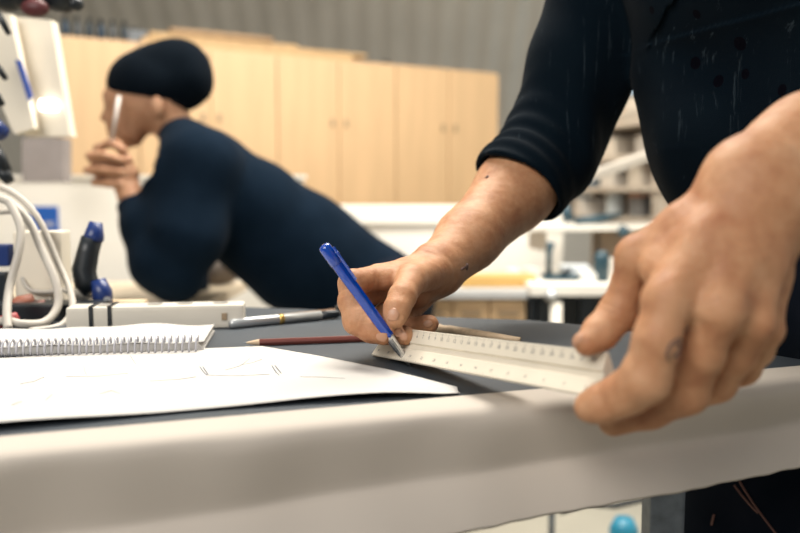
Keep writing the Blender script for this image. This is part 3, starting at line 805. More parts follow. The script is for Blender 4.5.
# the upright clamp with blue ends
cl = empty('clamp', G(100, 316), 'upright black clamp with dark blue ends standing behind the power strip', 'clamp')
def tube_px(pts, d_, rad, name, m, parent, seg=14, smooth=True, **k):
    return MB().tube([P(x, y, d_) for x, y in pts], rad, seg).build(name, m, parent, smooth, **k)
tube_px([(96, 222), (94, 236), (93, 240)], .99, [.008, .0125, .0125], 'top_jaw', DBLUE, cl)
tube_px([(92, 238), (88, 252), (84, 270), (86, 282), (93, 290)], .99, [.013, .0135, .0150, .0150, .013], 'handle', BLACK, cl)
tube_px([(98, 280), (102, 292), (103, 309)], .985, [.009, .0125, .0120], 'lower_jaw', DBLUE, cl)
MB().tube([P(107, 300, .972), P(107, 300, .968)], .0045, 14).build('bolt', CHROME, cl)
o = MB().tube([P(76, 296, 1.0), P(88, 290, 1.0), P(92, 289, 1.0)], [.010, .012, .009], 14).build('plastic_bulb', WHITEP, None, True)
tag(o, 'small rounded white plastic bulb beside the foot of the clamp', 'bulb')
o = MB().box((P(132, 302, 1.0)[0]-.01, 1.0, ZT+.007), (.05, .025, .014), bev=.002).build('wood_block', mat('block_wood', (.66, .50, .32), .6)); tag(o, 'small pale wood block behind the power strip', 'block')

# ================================================================== THE SECOND PERSON, resting elbows on a far table
D2 = 2.1
def K(px, py, d, r): return (P(px, py, d), r)
skull = ell(P(152, 92, D2), (.097, .076, .092))
M2 = union([skull,
    chain([K(142, 108, D2, .062), K(130, 133, D2, .039)], .03),
    chain([K(126, 100, D2, .058), K(122, 118, D2, .046)], .03),
    chain([K(165, 112, D2, .050), K(188, 150, D2+.03, .056)], .03)], .03)
M2 = union([M2, chain([K(110, 106, D2, .007), K(103.5, 118, D2, .0095)], .01), chain([K(108, 96, D2-.02, .012), K(108, 96, D2+.02, .012)], .01),
    chain([K(110, 130, D2-.012, .008), K(110, 130, D2+.012, .008)], .008), chain([K(111, 136, D2-.01, .008), K(111, 136, D2+.01, .008)], .008), K and chain([K(118, 143, D2, .015), K(124, 142, D2, .018)], .01)], .010)
M2 = union([M2, ell(P(157, 106, D2-.074), (.016, .008, .026))], .004)
fore2 = chain([K(190, 165, 2.02, .055), K(170, 276, 1.985, .036), K(131, 198, 2.03, .028), K(126, 188, 2.035, .028)], .02)
hand2 = union([chain([K(129, 188, 2.035, .030), K(110, 168, 2.04, .030)], .01), chain([K(128, 174, 2.035, .028), K(104, 168, 2.045, .026)], .01)], .01)
f2 = [chain([K(103, 160, 2.03, .013), K(98, 148, 2.02, .0115), K(110, 143, 2.01, .0105), K(124, 150, 2.01, .0095)], .005),
      chain([K(98, 165, 2.035, .013), K(90, 156, 2.02, .0115), K(104, 155, 2.0, .0105), K(121, 160, 2.0, .0095)], .005),
      chain([K(96, 172, 2.035, .0125), K(88, 170, 2.02, .0110), K(103, 170, 2.0, .0100), K(118, 172, 2.0, .0090)], .005),
      chain([K(102, 180, 2.035, .0115), K(95, 182, 2.02, .0100), K(108, 184, 2.005, .0090), K(119, 184, 2.005, .0080)], .005),
      chain([K(127, 178, 2.03, .016), K(128, 160, 2.02, .0125), K(119, 146, 2.02, .0115), K(112, 140, 2.02, .0095)], .005)]
hand2 = union([hand2, union(f2, .006)], .012)
far2 = chain([K(195, 165, 2.36, .055), K(188, 292, 2.40, .042), K(184, 290, 2.37, .034)], .02)
tors2 = union([chain([K(205, 170, 2.03, .07), K(200, 168, 2.35, .07)], .03), chain([K(238, 205, 2.19, .125), K(370, 290, 2.30, .115)], .03)], .06)
hipz = P(385, 295, 2.32)
legs2 = union([chain([(hipz+V(.0, -.08, -.02), .095), (hipz+V(-.04, -.09, -.34), .062), (hipz+V(.10, -.09, -.66), .042)], .03), chain([(hipz+V(.0, .09, -.02), .095), (hipz+V(.02, .10, -.34), .062), (hipz+V(.16, .10, -.66), .042)], .03)], .02)
fz = hipz[2]
feet2 = union([chain([(V(hipz[0]+.12, hipz[1]-.09, .045), .036), (V(hipz[0]-.04, hipz[1]-.10, .036), .032)], .02), chain([(V(hipz[0]+.18, hipz[1]+.10, .045), .036), (V(hipz[0]+.02, hipz[1]+.11, .036), .032)], .02)], .01)
legs2 = union([legs2, chain([(V(hipz[0]+.10, hipz[1]-.09, hipz[2]-.6), .045), (V(hipz[0]+.12, hipz[1]-.09, .06), .04)], .02), chain([(V(hipz[0]+.16, hipz[1]+.10, hipz[2]-.6), .045), (V(hipz[0]+.18, hipz[1]+.10, .06), .04)], .02)], .02)
B2 = union([union([M2, tors2], .03), fore2, far2, legs2, feet2], .02); B2 = union([B2, hand2], .008)
v_, f_ = nets(B2, (P(80, 200, 1.9), P(220, 90, 2.2)), .0035, .012)
OR2 = V(*hipz[:2], 0)
man = fast_mesh('person', v_, f_, SKIN2, origin=OR2); man.location = OR2
tag(man, 'person in navy pullover and black beanie resting on elbow, hand raised to mouth', 'person')
PULL = cloth('pullover_navy', (.002, .0075, .016), (.004, .011, .022), scale=400, bump=.2)
KNIT = cloth('beanie_black', (.0008, .003, .006), (.002, .005, .009), scale=350, bump=.5)
pul = union([chain([K(205, 166, 2.02, .088), K(200, 166, 2.36, .088)], .03), chain([K(244, 211, 2.19, .158), K(300, 252, 2.24, .166), K(388, 302, 2.32, .142)], .05),
    chain([K(182, 140, 2.1, .062), K(205, 165, 2.15, .09)], .03)], .06)
pul = union([pul, chain([K(204, 164, 2.10, .095), K(258, 209, 2.15, .120)], .04), chain([K(188, 148, 2.06, .072), K(170, 178, 2.02, .068), K(172, 215, 2.01, .075)], .03), chain([K(200, 165, 2.03, .100), K(186, 235, 2.00, .100), K(176, 275, 1.99, .066), K(160, 262, 1.99, .070), K(146, 225, 2.01, .060), K(133, 205, 2.03, .042)], .03), chain([K(195, 165, 2.36, .075), K(188, 290, 2.40, .055), K(184, 291, 2.37, .046)], .02)], .03)
cp, cn = P(131, 201, 2.03), unit(P(126, 188, 2.035)-P(145, 235, 2.0))
def pulm(p, d):
    e = d-.006*noise3(p, 26, 21)
    near_hand = np.linalg.norm(p-P(118, 175, 2.03), axis=1)
    e = np.where((near_hand < .14) & ((p-P(160, 200, 2.0))@V(1, 0, 0) < 0), smax(e, (p-cp)@cn, .003), e)
    return e
pul = modify(pul, pulm, .02)
v_, f_ = nets(pul, (P(80, 200, 1.9), P(300, 90, 2.2)), .006, .012)
fast_mesh('pullover', v_, f_, PULL, man, OR2)['label'] = 'navy pullover'
hat = union([ell(P(151, 84, D2), (.118, .092, .092)), ell(P(183, 76, D2), (.078, .075, .086)), ell(P(176, 62, D2), (.074, .068, .060)), ell(P(160, 62, D2), (.056, .056, .046))], .03)
bn = unit(P(151, 108, D2)-P(155, 80, D2)); bpnt = P(150, 102.5, D2)
hat = union([modify(hat, lambda p, d: smax(d-.003*noise3(p, 60, 4), (p-bpnt)@bn, .012), .01), chain([K(182, 92, D2, .05), K(193, 84, D2, .05)], .01)], .02)
v_, f_ = nets(hat, (P(90, 120, 1.9), P(220, 30, 2.2)), .005, .01)
fast_mesh('beanie', v_, f_, KNIT, man, OR2)['label'] = 'black knitted beanie'
b = MB(); b.ball(P(177, 100, D2), (.032, .056, .032)); b.build('hair', mat('hair_brown', (.006, .004, .004), .95, vary=0), man, True)
tr2 = union([legs2, chain([(hipz+V(0, -.07, .0), .115), (hipz+V(0, .07, 0), .115)], .03)], .04)
tr2 = modify(tr2, lambda p, d: smax(smax(d-.014, p[:, 2]-(hipz[2]+.12), .01), .08-p[:, 2], .004), .03)
v_, f_ = nets(tr2, (OR2, OR2), .012, .012); fast_mesh('trousers', v_, f_, DENIM, man, OR2)
f2a = [chain([(V(hipz[0]+.12, hipz[1]-.09, .045), .036), (V(hipz[0]-.04, hipz[1]-.10, .036), .032)], .02), chain([(V(hipz[0]+.18, hipz[1]+.10, .045), .036), (V(hipz[0]+.02, hipz[1]+.11, .036), .032)], .02)]
for fc_ in f2a:
  sh2 = modify(fc_, lambda p, d: smax(d-.01, -p[:, 2]+.001, .004), .02)
  v_, f_ = nets(sh2, (OR2, OR2), .01, .01); fast_mesh('shoe', v_, f_, BLACK, man, OR2)
o = MB().tube([P(119, 96, 1.995), P(112, 141, 2.005)], .0048, 12).build('light_streak', mat('white_gloss', (.66, .60, .55), .3, vary=0), None, True); tag(o, 'thin white rod standing in for a light streak before the face of the person in the beanie', 'pen')  # pale rod modelled in place of a bright streak of light
# his table
ft = empty('low_table', (-.95, 2.15, 0), 'low pale table the person in the beanie leans on', 'table')
b = MB().prism([V(-1.9, 1.80), V(-.535, 1.80), V(-.52, 2.62), V(-1.9, 2.62)], .728, .758).build('tabletop', mat('table_birch', (.66, .55, .40), .5), ft)
for q in (V(-1.8, 1.9), V(-.60, 1.88), V(-.59, 2.54), V(-1.8, 2.54)): MB().box((*q, .364), (.04, .04, .728), bev=.003).build('leg', STEEL, ft)
GREYB = mat('grey_cloth', (.24, .20, .17), .9, vary=.3, scale=25)
bag = modify(union([chain([(V(-.60, 2.52, .80), .035), (V(-.52, 2.50, .85), .02)], .03), chain([(V(-.66, 2.5, .79), .03), (V(-.56, 2.54, .79), .03)], .03)], .03), lambda p, d: smax(d-.006*noise3(p, 60, 2), .7585-p[:, 2], .003), .02)
v_, f_ = nets(bag, (V(-.7, 2.4, .75), V(-.5, 2.6, .9)), .005, .01); o = fast_mesh('cloth_bundle', v_, f_, GREYB, origin=V(-.6, 2.5, .7585)); o.location = V(-.6, 2.5, .7585); tag(o, 'crumpled grey-brown cloth on low table under the arm of the person in beanie', 'cloth')

# ================================================================== BACKGROUND LEFT: white machine, boards
GLOW = mat('lamp_tube', (1, 1, 1), .5, vary=0, **{'Emission Color': (1, .97, .9, 1), 'Emission Strength': 2.5})
mach = empty('desk_lamp', P(40, 130, 1.5), 'large white tilted lamp head with lit tube at the top left', 'lamp')
def quadprism(pts, d_, th, name, m, parent, bev=0, **k):
    b = MB(); f = [b.b.verts.new(Vector(P(x, y, d_))) for x, y in pts]; g_ = [b.b.verts.new(Vector(P(x, y, d_)+V(0, th, 0))) for x, y in pts]; n_ = len(pts)
    b.b.faces.new(f); b.b.faces.new(g_[::-1])
    for i in range(n_): b.b.faces.new((f[i], g_[i], g_[(i+1) % n_], f[(i+1) % n_]))
    return b.build(name, m, parent, **k)
quadprism([(8, 16), (51, 20), (70, 136), (25, 136)], 1.50, .03, 'lamp_housing', CREAM, mach)
quadprism([(-40, 10), (10, 14), (34, 128), (14, 134), (-10, 80)], 1.46, .02, 'side_panel', CREAM, mach)
quadprism([(15, 60), (20, 60), (32, 96), (28, 101)], 1.452, .006, 'blue_strip', mat('strip_blue', (.01, .06, .35), .4, vary=0), mach)
b = MB(); b.tube([P(41, 105, 1.494), P(57, 106, 1.494)], .0110, 16); b.build('lit_tube', GLOW, mach, True, 'glowing white tube end')
o = quadprism([(22, 138), (64, 138), (64, 182), (22, 182)], 2.6, .06, 'grey_box', mat('box_grey', (.26, .23, .22), .6), None); tag(o, 'grey metal box standing below the white lamp head', 'box')
b = MB()
for c_, r_ in (((10, -5), .035), ((30, -8), .04), ((60, -2), .03), ((75, 4), .014)): b.ball(P(*c_, 1.25), (r_, r_, r_*.8), 16)
o = reel = b.build('cable_reel', BLACK, None, True); tag(o, 'black rounded cable reel hanging at the top left corner', 'reel')
MB().ball(P(35, 8, 1.22), (.022, .014, .014), 16).build('red_knob', mat('dull_red', (.10, .02, .022), .5), reel, True)
for i, (x0, y0, x1, y1, r_) in enumerate(((-6, 8, 9, 34, .0055), (-8, 62, 6, 79, .0055), (-8, 92, 2, 105, .007), (-14, 125, 4, 134, .016), (-10, 145, 6, 172, .012), (0, 170, 10, 182, .010))):
    o = MB().tube([P(x0, y0, 1.2), P((x0+x1)/2, (y0+y1)/2-1, 1.2), P(x1, y1, 1.2)], [r_, r_, r_*.75], 14).build('black_handle', BLACK if i != 3 else DBLUE, None, True)
    tag(o, ['slim black handle highest at the left frame edge', 'slim black handle beside the blue strip of lamp', 'short black handle below the blue strip, left frame edge', 'fat dark blue handle at the left frame edge', 'black handle above the coiled cables', 'stubby black handle where the cables start'][i], 'handle', 'black handles hanging at the left frame edge')
# rack that carries reel, handles and cables
rk = empty('steel_rack', (-.95, 1.25, 0), 'steel rack just outside the left frame edge carrying handles', 'rack')
for y_ in (1.12, 1.50): MB().box((-1.10, y_, 1.0), (.03, .03, 2.0)).build('post', STEEL, rk)
for z_ in (1.36, 1.24, 1.14, 1.04): MB().tube([(-1.10, 1.2, z_), (-.63, 1.2, z_)], .006, 10).build('rail', STEEL, rk)
MB().tube([(-1.10, 1.25, 1.40), (-.60, 1.25, 1.40)], .010, 10).build('rail', STEEL, rk)
# white board partition with blue label
pn = empty('partition_panel', (-1.2, 3.0, 0), 'bright white low partition with a blue label behind the cables', 'partition')
MB().box((-1.25, 3.03, .557), (1.75, .05, 1.115), bev=.004).build('panel', PANELW, pn)
MB().box((-1.25, 3.03, 1.12), (1.77, .07, .012)).build('top_rail', PANELW, pn)
lb = empty('label_sign', P(44, 219, 2.99), 'blue label with small white lettering on the white partition', 'sign')
b = MB(); cc = P(44.5, 220, 2.998); b.box(cc, (28*3/FPX, .006, 27*3/FPX)); b.build('plate', mat('label_blue', (.01, .10, .42), .5, vary=.1), lb)
fc = bpy.data.curves.new('t', 'FONT'); fc.body = 'su'; fc.size = .045; fc.align_x = 'CENTER'; fc.align_y = 'CENTER'; fc.extrude = .0008
ot = bpy.data.objects.new('t', fc); me = bpy.data.meshes.new_from_object(ot); bpy.data.objects.remove(ot)
me.transform(Matrix.Rotation(PI/2, 4, 'X')); oL = link('lettering', me, WHITEP, lb); oL.location = Vector(cc+V(.02, -.004, -.012))-Vector(lb.location)

# ================================================================== BACKGROUND: tall birch cabinets
CA, CB = V(P(65, 38, 4.5)[0], 4.5), V(P(497, 75, 5.9)[0], 5.9)
cdv = unit(CB-CA); cnv = V(-cdv[1], cdv[0]); HC = 1.955; LT = np.linalg.norm(CB-CA); w7 = LT/7; crz = math.atan2(cdv[1], cdv[0])
def cab(i0, nd_, label):
    o = empty('cabinet', (*(CA+cdv*i0*w7), 0), label, 'cabinet', 'tall birch cabinets along the back')
    c_ = CA+cdv*(i0+nd_/2)*w7+cnv*.27
    MB().box((*c_, HC/2), (nd_*w7-.003, .50, HC), rz=crz).build('body', CABW, o)
    for k in range(nd_):
        c2 = CA+cdv*(i0+k+.5)*w7+cnv*.008
        d_ = MB().box((*c2, HC/2+.02), (w7-.008, .020, HC-.07), rz=crz, bev=.002).build('door', CABW, o)
        sgn = 1 if (nd_ == 2 and k == 0) or nd_ == 1 else -1
        c3 = c2+cdv*sgn*(w7/2-.05)-cnv*.015
        MB().box((*c3, 1.53), (.022, .02, .05), rz=crz, bev=.004).build('handle', CABD, d_)
cab(0, 1, 'tall single-door birch cabinet at left behind the beanie'); cab(1, 2, 'tall two-door birch cabinet right behind the beanie')
cab(3, 2, 'tall two-door birch cabinet in the middle above the navy pullover'); cab(5, 2, 'tall two-door birch cabinet furthest right behind the raised forearm')
def oncab(t, back_, z): q = CA+cdv*t*LT+cnv*back_; return V(q[0], q[1], HC+z)
L = [('long yellow plank, lowest in the pile on cabinets', .16, .62, .16, .026, .05, LUMB), ('thinner plank lying upon the long yellow plank', .20, .66, .20, .063, .022, LUMB), ('upper plank of pile on the cabinets', .18, .50, .26, .090, .03, LUMB),
     ('brown plank topmost in pile on the cabinets', .22, .44, .24, .121, .03, mat('dark_lumber', (.40, .26, .14), .6, vary=.2))]
for lab, t0, t1, bk, z, hgt, m__ in L:
    a, c = oncab(t0, bk, z), oncab(t1, bk, z); mid_ = (a+c)/2
    o = MB().box((mid_[0], mid_[1], HC+z+.0), (np.linalg.norm(c-a), .14, hgt), rz=crz+random.uniform(-.01, .01), bev=.003).build('plank', m__); tag(o, lab, 'plank', 'planks stored on the cabinets')
for i in range(6):
    t = .02+i*.022; q = oncab(t, .2, .06)
    o = empty('glue_bottle', (q[0], q[1], HC), 'small blue-grey bottle in the row on the leftmost cabinet', 'bottle', 'bottles on the leftmost cabinet')
    m__ = [(.02, .045, .08), (.08, .09, .10), (.03, .045, .06)][i % 3]
    MB().tube([(q[0], q[1], HC), (q[0], q[1], HC+.10), (q[0], q[1], HC+.12)], [.022, .022, .012], 14).build('body', mat('bottle_plastic', m__, .4), o, True)
    MB().tube([(q[0], q[1], HC+.12), (q[0], q[1], HC+.15)], .012, 12).build('cap', BLACK, o, True)
for i, (t, w, hgt, m__, lab) in enumerate(((.16, .14, .13, (.16, .18, .20), 'grey case on the cabinet left of the planks'), (.60, .22, .09, (.20, .22, .24), 'grey case right of the planks on the cabinets'), (.75, .20, .06, (.16, .18, .20), 'flat dark case right of the grey case on the cabinets'))):
    q = oncab(t, .38, hgt/2); o = empty('tool_case', (q[0], q[1], HC), lab, 'case'); MB().box((q[0], q[1], HC+hgt/2), (w, .12, hgt), rz=crz, bev=.006).build('shell', mat('case_grey', m__, .5), o)
    MB().tube([(q[0]-.03, q[1], HC+hgt), (q[0]-.03, q[1], HC+hgt+.02), (q[0]+.03, q[1], HC+hgt+.02), (q[0]+.03, q[1], HC+hgt)], .005, 8).build('handle', BLACK, o)

# ================================================================== BACKGROUND RIGHT: cutting table, counter, shelves
ct = empty('cutting_table', (-.1, 3.8, 0), 'long white cutting table with closed sides before the cabinets', 'table')
MB().box((-.12, 3.85, .96), (1.75, .8, .075), bev=.004).build('tabletop', PANELW, ct)
MB().box((-.12, 3.85, .46), (1.70, .75, .92), bev=.004).build('base_cabinet', PANELW, ct)
yb = empty('yellow_board', P(500, 283, 2.6), 'thick yellow wooden board lying on the counter behind the forearm', 'board')
zc = P(500, 290, 2.75)[2]
MB().box((P(497, 277, 2.85)[0], 2.86, zc+.022), (.28, .12, .040), rz=.05, bev=.004).build('board', YELW, yb)
cn_ = empty('counter', (P(470, 290, 2.5)[0], 2.7, 0), 'counter with grey top and pale wood drawers behind the drawing hand', 'counter')
x0, x1 = P(415, 290, 2.75)[0], P(528, 290, 2.75)[0]
MB().box(((x0+x1)/2, 3.03, zc-.015), (x1-x0-.004, .62, .03), bev=.003).build('worktop', COUNTER, cn_)
MB().box(((x0+x1)/2, 3.05, (zc-.03)/2), (x1-x0-.01, .56, zc-.032), bev=.003).build('carcass', CABW, cn_)
for k in range(3):
    w_ = (x1-x0)/3; xc = x0+w_*(k+.5)
    for zz, hh_ in ((zc-.03-.085, .15), (zc-.03-.30, .26)):
        d_ = MB().box((xc, 2.762, zz), (w_-.008, .018, hh_), bev=.002).build('drawer', CABW, cn_); MB().box((xc, 2.745, zz+.03), (.07, .016, .012)).build('handle', CABD, d_)
# long side bench to the right with a dark recess beneath
zb = P(590, 285, 2.7)[2]
bt = empty('side_bench', (P(620, 290, 2.7)[0], 2.9, 0), 'white side bench with dark open space underneath behind the steadying hand', 'bench')
xb0, xb1 = P(531, 290, 2.7)[0], P(760, 290, 2.7)[0]
MB().box(((xb0+xb1)/2, 3.0, zb-.02), (xb1-xb0, .62, .04), bev=.004).build('worktop', PANELW, bt)
for x in (545, 588, 700): MB().box((P(x, 290, 2.75)[0], 2.76, (zb-.04)/2), (.045 if x != 555 else .03, .045, zb-.04)).build('leg', BLACK, bt)
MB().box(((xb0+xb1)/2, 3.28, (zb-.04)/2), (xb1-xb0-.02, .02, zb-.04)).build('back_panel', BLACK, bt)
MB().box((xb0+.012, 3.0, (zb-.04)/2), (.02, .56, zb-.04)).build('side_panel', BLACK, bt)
o = MB().tube([(P(564, 300, 2.6)[0], 2.66, 0), (P(561, 300, 2.6)[0], 2.66, zb-.06)], .020, 14).build('white_pipe', WHITEP, None, True); tag(o, 'pale upright pipe in front of the dark space under side bench', 'pipe')
o = MB().ball((P(556, 292, 2.6)[0], 2.66, zb-.035), (.026, .026, .022)).build('pipe_cap', SILVER, o, True)
# bench lamp, black with a foot
q = P(556, 272, 2.8); lm = empty('instrument_stand', (q[0], q[1], zb), 'small dark teal stand with upright arm on the white side bench', 'stand')
TEAL = mat('dark_teal', (.015, .05, .07), .4, vary=0)
MB().box((q[0]+.03, 2.86, zb+.010), (.13, .09, .018), bev=.004).build('base', TEAL, lm)
MB().tube([(q[0]-.012, 2.86, zb+.01), (q[0]-.012, 2.86, zb+.10), (q[0]-.006, 2.86, zb+.14)], [.011, .011, .016], 12).build('arm', TEAL, lm, True)
MB().tube([(q[0]+.03, 2.84, zb+.02), (q[0]+.06, 2.82, zb+.04)], .010, 12).build('stage', BLACK, lm, True)
o = MB().tube([(P(606, 270, 2.75)[0], 2.8, zb), (P(606, 270, 2.75)[0], 2.8, zb+.09), (P(606, 270, 2.75)[0], 2.8, zb+.11)], [.028, .028, .016], 16).build('jar', TEAL, None, True); tag(o, 'dark teal jar on side bench next to the thumb', 'jar')
for i, (x, y_, sx, sz, m__) in enumerate(((575, 2.9, .10, .05, (.62, .66, .68)), (590, 2.82, .07, .03, (.75, .74, .70)), (622, 2.95, .12, .07, (.70, .66, .60)), (531.0, 2.95, .05, .035, (.78, .75, .7)))):
    c_ = P(x, 270, y_); o = box_thing('parts_box', ['pale blue box on side bench right of dark stand', 'flat white box on the side bench front', 'cream box at right on side bench behind the thumb', 'small white box on bench end by the yellow board'][i], 'box', (c_[0], y_, zb+sz/2+.0005), (sx, .08, sz), mat('box_paint', m__, .5, vary=.04), .1*i)
# shelving: rotated unit running towards the camera on the right wall
SA, SB = V(.86, 4.6), V(1.40, 3.1)
sdv = unit(SB-SA); snv = V(sdv[1], -sdv[0]); snv = snv if snv[0] < 0 else -snv; srz = math.atan2(sdv[1], sdv[0]); SL = np.linalg.norm(SB-SA)
su = empty('shelving_unit', (*SA, 0), 'open pale shelving unit full of supplies in the gap between arm and body', 'shelf')
zs = []
for py in (236, 214, 166, 128, 86): zs.append(P(600, py, 3.75)[2])
zs = [.93, 1.08, 1.235, 1.40]
for z in zs: 
    c_ = (SA+SB)/2-snv*.17; MB().box((*c_, z), (SL, .36, .026), rz=srz, bev=.002).build('shelf_board', SHELFM, su)
for t in (.99,):
    pass
for t in (0.01, .62, .99):
    for bk in (.01, .33):
        c_ = SA+sdv*SL*t-snv*bk; MB().box((*c_, .73), (.025, .025, 1.46), rz=srz).build('post', SHELFM, su)
c_ = (SA+SB)/2-snv*.355; MB().box((*c_, .73), (SL, .01, 1.46), rz=srz).build('back_panel', mat('shelf_back', (.50, .46, .42), .6), su)
cols = [(.56, .38, .18), (.42, .38, .33), (.55, .22, .12), (.12, .17, .21), (.52, .46, .38), (.28, .20, .15), (.45, .48, .48), (.44, .30, .19), (.16, .16, .16), (.58, .53, .46)]
cn_n = ['yellow-brown', 'grey', 'orange-red', 'dark blue', 'cream', 'dark brown', 'pale blue', 'tan', 'black', 'white']
lev = ['lowest shelf', 'second shelf from below', 'middle shelf', 'fourth shelf', 'top shelf']
BM = [mat('carton_'+n_.replace('-', '_').replace(' ', '_'), c, .6, vary=.12) for n_, c in zip(cn_n, cols)]
places = ['left end', 'left of the post', 'left half', 'the middle', 'right half', 'right of the post', 'right end', 'far right end']
picks = {0: [4, 9, 6, 8, 4, 1, 9], 1: [8, 3, 9, 4, 2, 5, 1], 2: [1, 5, 4, 1, 9, 4, 7], 3: [7, 0, 7, 4, 0, 7, 1], 4: [6, 3, 9, 6, 3, 6, 9]}
for li, z in enumerate(zs):
    for k in range(7):
        ci = picks[li][k]; t = .07+k*.142; w_ = random.uniform(.09, .15); h_ = random.uniform(.055, .125); c_ = SA+sdv*SL*t-snv*random.uniform(.08, .12)
        kind = (li+k) % 3
        lab = f'{cn_n[ci]} %s on {lev[li]} of the shelving, at {places[k]}'
        if kind < 2:
            o = empty('storage_box', (*c_, z+.013), lab % 'box', 'box', 'supplies on the shelving'); MB().box((*c_, z+.0135+h_/2), (w_, .15, h_), rz=srz+random.uniform(-.1, .1), bev=.004).build('body', BM[ci], o)
            MB().box((*c_, z+.0135+h_+.004), (w_*1.03, .155, .009), rz=srz).build('lid', BM[(ci+4) % 10], o)
        else:
            o = empty('paint_tin', (*c_, z+.013), lab % 'tin', 'tin', 'supplies on the shelving')
            MB().tube([(*c_, z+.0135), (*c_, z+.0135+h_)], w_*.42, 20).build('body', BM[ci], o); MB().tube([(*c_, z+.0135+h_), (*c_, z+.0195+h_)], w_*.38, 20).build('lid', SILVER, o)
for (a_, c_, lab, m__) in ((P(560, 186, 3.2), P(676, 146, 2.9), 'long pale board slanting up to the right across the shelving', mat('board_pale', (.50, .46, .40), .6)), (P(590, 124, 3.3), P(676, 104, 3.0), 'upper slanted pale board above the tan tin', SHELFM)):
    ax_ = unit(c_-a_); o = MB().sweep([(-.015, -.11), (.015, -.11), (.015, .11), (-.015, .11)], a_, c_, unit(np.cross(ax_, V(0, 1, 0))), V(0, 1, 0)).build('slanted_board', m__); tag(o, lab, 'board')
# dark bar-like things on the shelf by the sleeve
q = P(566, 216, 3.0); o = empty('bench_tool', q, 'dark teal tool hung by the sleeve cuff with long arm pointing right', 'tool')
MB().tube([P(566, 206, 3.0), P(566, 213, 3.0), P(570, 221, 3.0)], [.018, .02, .024], 12).build('grip', TEAL, o, True)
MB().tube([P(575, 221, 3.0), P(600, 219, 3.02), P(620, 215, 3.05)], [.013, .018, .010], 12).build('arm', TEAL, o, True)
ws = empty('wall_shelf', P(580, 225, 3.1), 'white hanging shelf carrying dark tool by the sleeve cuff', 'shelf')
c_ = P(590, 227, 3.05); MB().box((c_[0], 3.08, c_[2]), (.62, .22, .022), rz=.18, bev=.002).build('board', PANELW, ws)
for x in (-.2, .2): MB().box((c_[0]+x, 3.08, c_[2]-.05), (.015, .16, .08), rz=.18).build('bracket', SHELFM, ws)
o = MB().tube([P(621, 236, 2.95), P(626, 228, 2.95)], [.02, .024], 12).build('rubber_ball', TEAL, None, True); tag(o, 'dark rubber ball beside the right end of hanging shelf', 'ball')
o = MB().box(P(532, 222, 3.0)+V(0, 0, .01), (.05, .05, .03), bev=.004).build('plastic_tub', mat('teal_blue', (.02, .16, .26), .4), None); tag(o, 'small teal-blue tub under the forearm on hanging shelf', 'tub')

# below the table: things on the floor
o = MB().tube([V(.62, 2.2, .02), V(.78, 2.12, .06), V(.95, 2.2, .05), V(1.05, 2.4, .02)], .022, 12).build('hose', mat('hose_dark', (.05, .08, .09), .5), None, True)
o = MB().tube([P(557, 500, 1.7), P(556, 570, 1.7)], .010, 12).build('floor_pole', STEEL, None, True)
bpy.data.objects.remove(o)
st = empty('floor_stand', (P(557, 520, 2.0)[0], 2.0, 0), 'thin dark stand with drooping hose on floor beneath the hanging sheet', 'stand')
MB().tube([(P(557, 520, 2.0)[0], 2.0, 0), (P(557, 520, 2.0)[0], 2.0, .42)], .009, 12).build('pole', STEEL, st, True)
MB().tube([(P(557, 520, 2.0)[0], 2.0, 0), (P(557, 520, 2.0)[0], 2.0, .02)], .10, 20).build('base', STEEL, st, True)
tag(bpy.data.objects['hose'], 'dark hose curving on the floor beyond the steel leg', 'hose')
MB().tube([P(560, 512, 2.0), P(585, 503, 2.0), P(615, 506, 2.0), P(648, 498, 2.0), P(700, 503, 2.0)], .008, 10).build('arm', BLACK, st, True)
o = MB().tube([V(P(632, 530, 2.1)[0], 2.1, 0), V(P(632, 530, 2.1)[0], 2.1, .12), V(P(632, 530, 2.1)[0], 2.1, .15)], [.04, .04, .025], 18).build('blue_bottle', mat('cyan_plastic', (.02, .22, .34), .4), None, True); tag(o, 'bright blue bottle on floor beside the steel leg', 'bottle')

# ================================================================== SHELL
def struct(name, b, m): o = b.build(name, m); o['kind'] = 'structure'; return o
struct('floor', MB().box((-.8, 2.7, -.025), (5.8, 11.4, .05)), FLOORM)
# corrugated vault: springs behind the cabinets and arches over the room
nx, ny = 330, 40; A = np.zeros((nx, ny, 3))
for i in range(nx):
    x = -3.6+5.66*i/(nx-1)
    for j in range(ny):
        a = j/(ny-1)*1.85; R_ = 4.6; rr = R_+.013*math.sin(x*2*PI/.21)
        A[i, j] = (x, 3.0+rr*math.cos(a), 1.0+rr*.62*math.sin(a))
o = grid_mesh('ceiling', A, VAULT, thick=.01); o['kind'] = 'structure'
struct('wall_back', MB().box((-.75, 7.66, .6), (5.7, .1, 1.3)), WALLM)
struct('wall_left', MB().box((-3.65, 2.7, 1.95), (.1, 11.3, 3.9)), WALLM)
struct('wall_right', MB().box((2.05, 2.4, 1.6), (.1, 6.6, 3.2)).box((2.05, 6.65, .78), (.1, 2.0, 1.56)).box((2.05, 6.65, 2.75), (.1, 2.0, .9)).box((2.05, 5.75, 1.93), (.1, .1, .74)), WALLM)
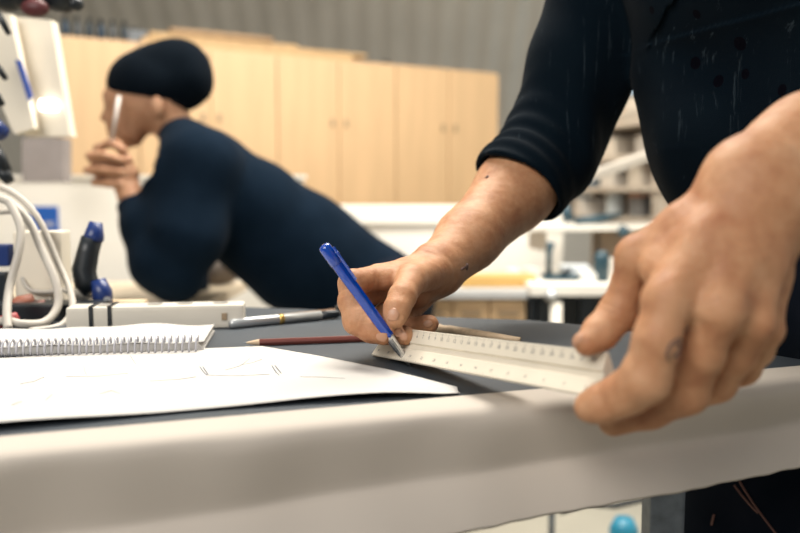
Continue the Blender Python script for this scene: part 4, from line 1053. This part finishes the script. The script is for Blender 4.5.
wf = struct('window_1', MB().box((2.05, 6.70, 1.575), (.08, 1.9, .04)).box((2.05, 6.70, 2.285), (.08, 1.9, .04)).box((2.05, 6.15, 1.93), (.07, .035, .7)).box((2.05, 6.7, 1.93), (.07, .035, .7)).box((2.05, 7.2, 1.93), (.07, .035, .7)).box((2.05, 6.7, 1.93), (.05, 1.85, .025)), mat('window_frame', (.16, .25, .30), .5))
gl = struct('window_2', MB().box((2.06, 6.70, 1.93), (.006, 1.84, .68)), mat('window_glass', (.8, .9, 1), .1, vary=0, **{'Emission Color': (.62, .85, 1, 1), 'Emission Strength': .9}))
# ================================================================== LIGHT
def area(name, loc, size, power, col, target=None, sy=None):
    l = bpy.data.lights.new(name, 'AREA'); l.energy = power; l.color = col; l.size = size
    if sy: l.shape = 'RECTANGLE'; l.size_y = sy
    o = bpy.data.objects.new(name, l); COL.objects.link(o); o.location = loc
    d = Vector(target)-Vector(loc) if target is not None else Vector((0, 0, -1))
    o.rotation_euler = d.to_track_quat('-Z', 'Y').to_euler(); return o
area('ceiling_lamp', (.05, 1.45, 2.75), 1.5, 46, (1, .94, .84), (.0, .75, .9), .6)
area('ceiling_lamp', (.2, 2.2, 3.1), 2.2, 92, (1, .95, .87), (-.1, 3.6, .7), .4)
area('ceiling_lamp', (-1.2, 3.6, 3.1), 2.2, 18, (1, .92, .80), (-.8, 5.2, 1.2), .4)
area('ceiling_lamp', (1.2, 3.2, 3.0), 1.6, 34, (1, .95, .88), (1.2, 4.2, 1.0), .4)
area('front_fill', (-1.0, -1.0, 2.3), 1.5, 42, (1, .95, .89), (.1, .6, .95), 1.0)  # added fill from above and behind the camera, no window there
w = bpy.data.worlds.new('world'); sc.world = w; w.use_nodes = True
w.node_tree.nodes['Background'].inputs['Color'].default_value = (.80, .90, 1, 1); w.node_tree.nodes['Background'].inputs['Strength'].default_value = .18
sc.view_settings.view_transform = 'Standard'; sc.view_settings.look = 'None'; sc.view_settings.gamma = 1; sc.view_settings.use_curve_mapping = False
sc.view_settings.exposure = .3
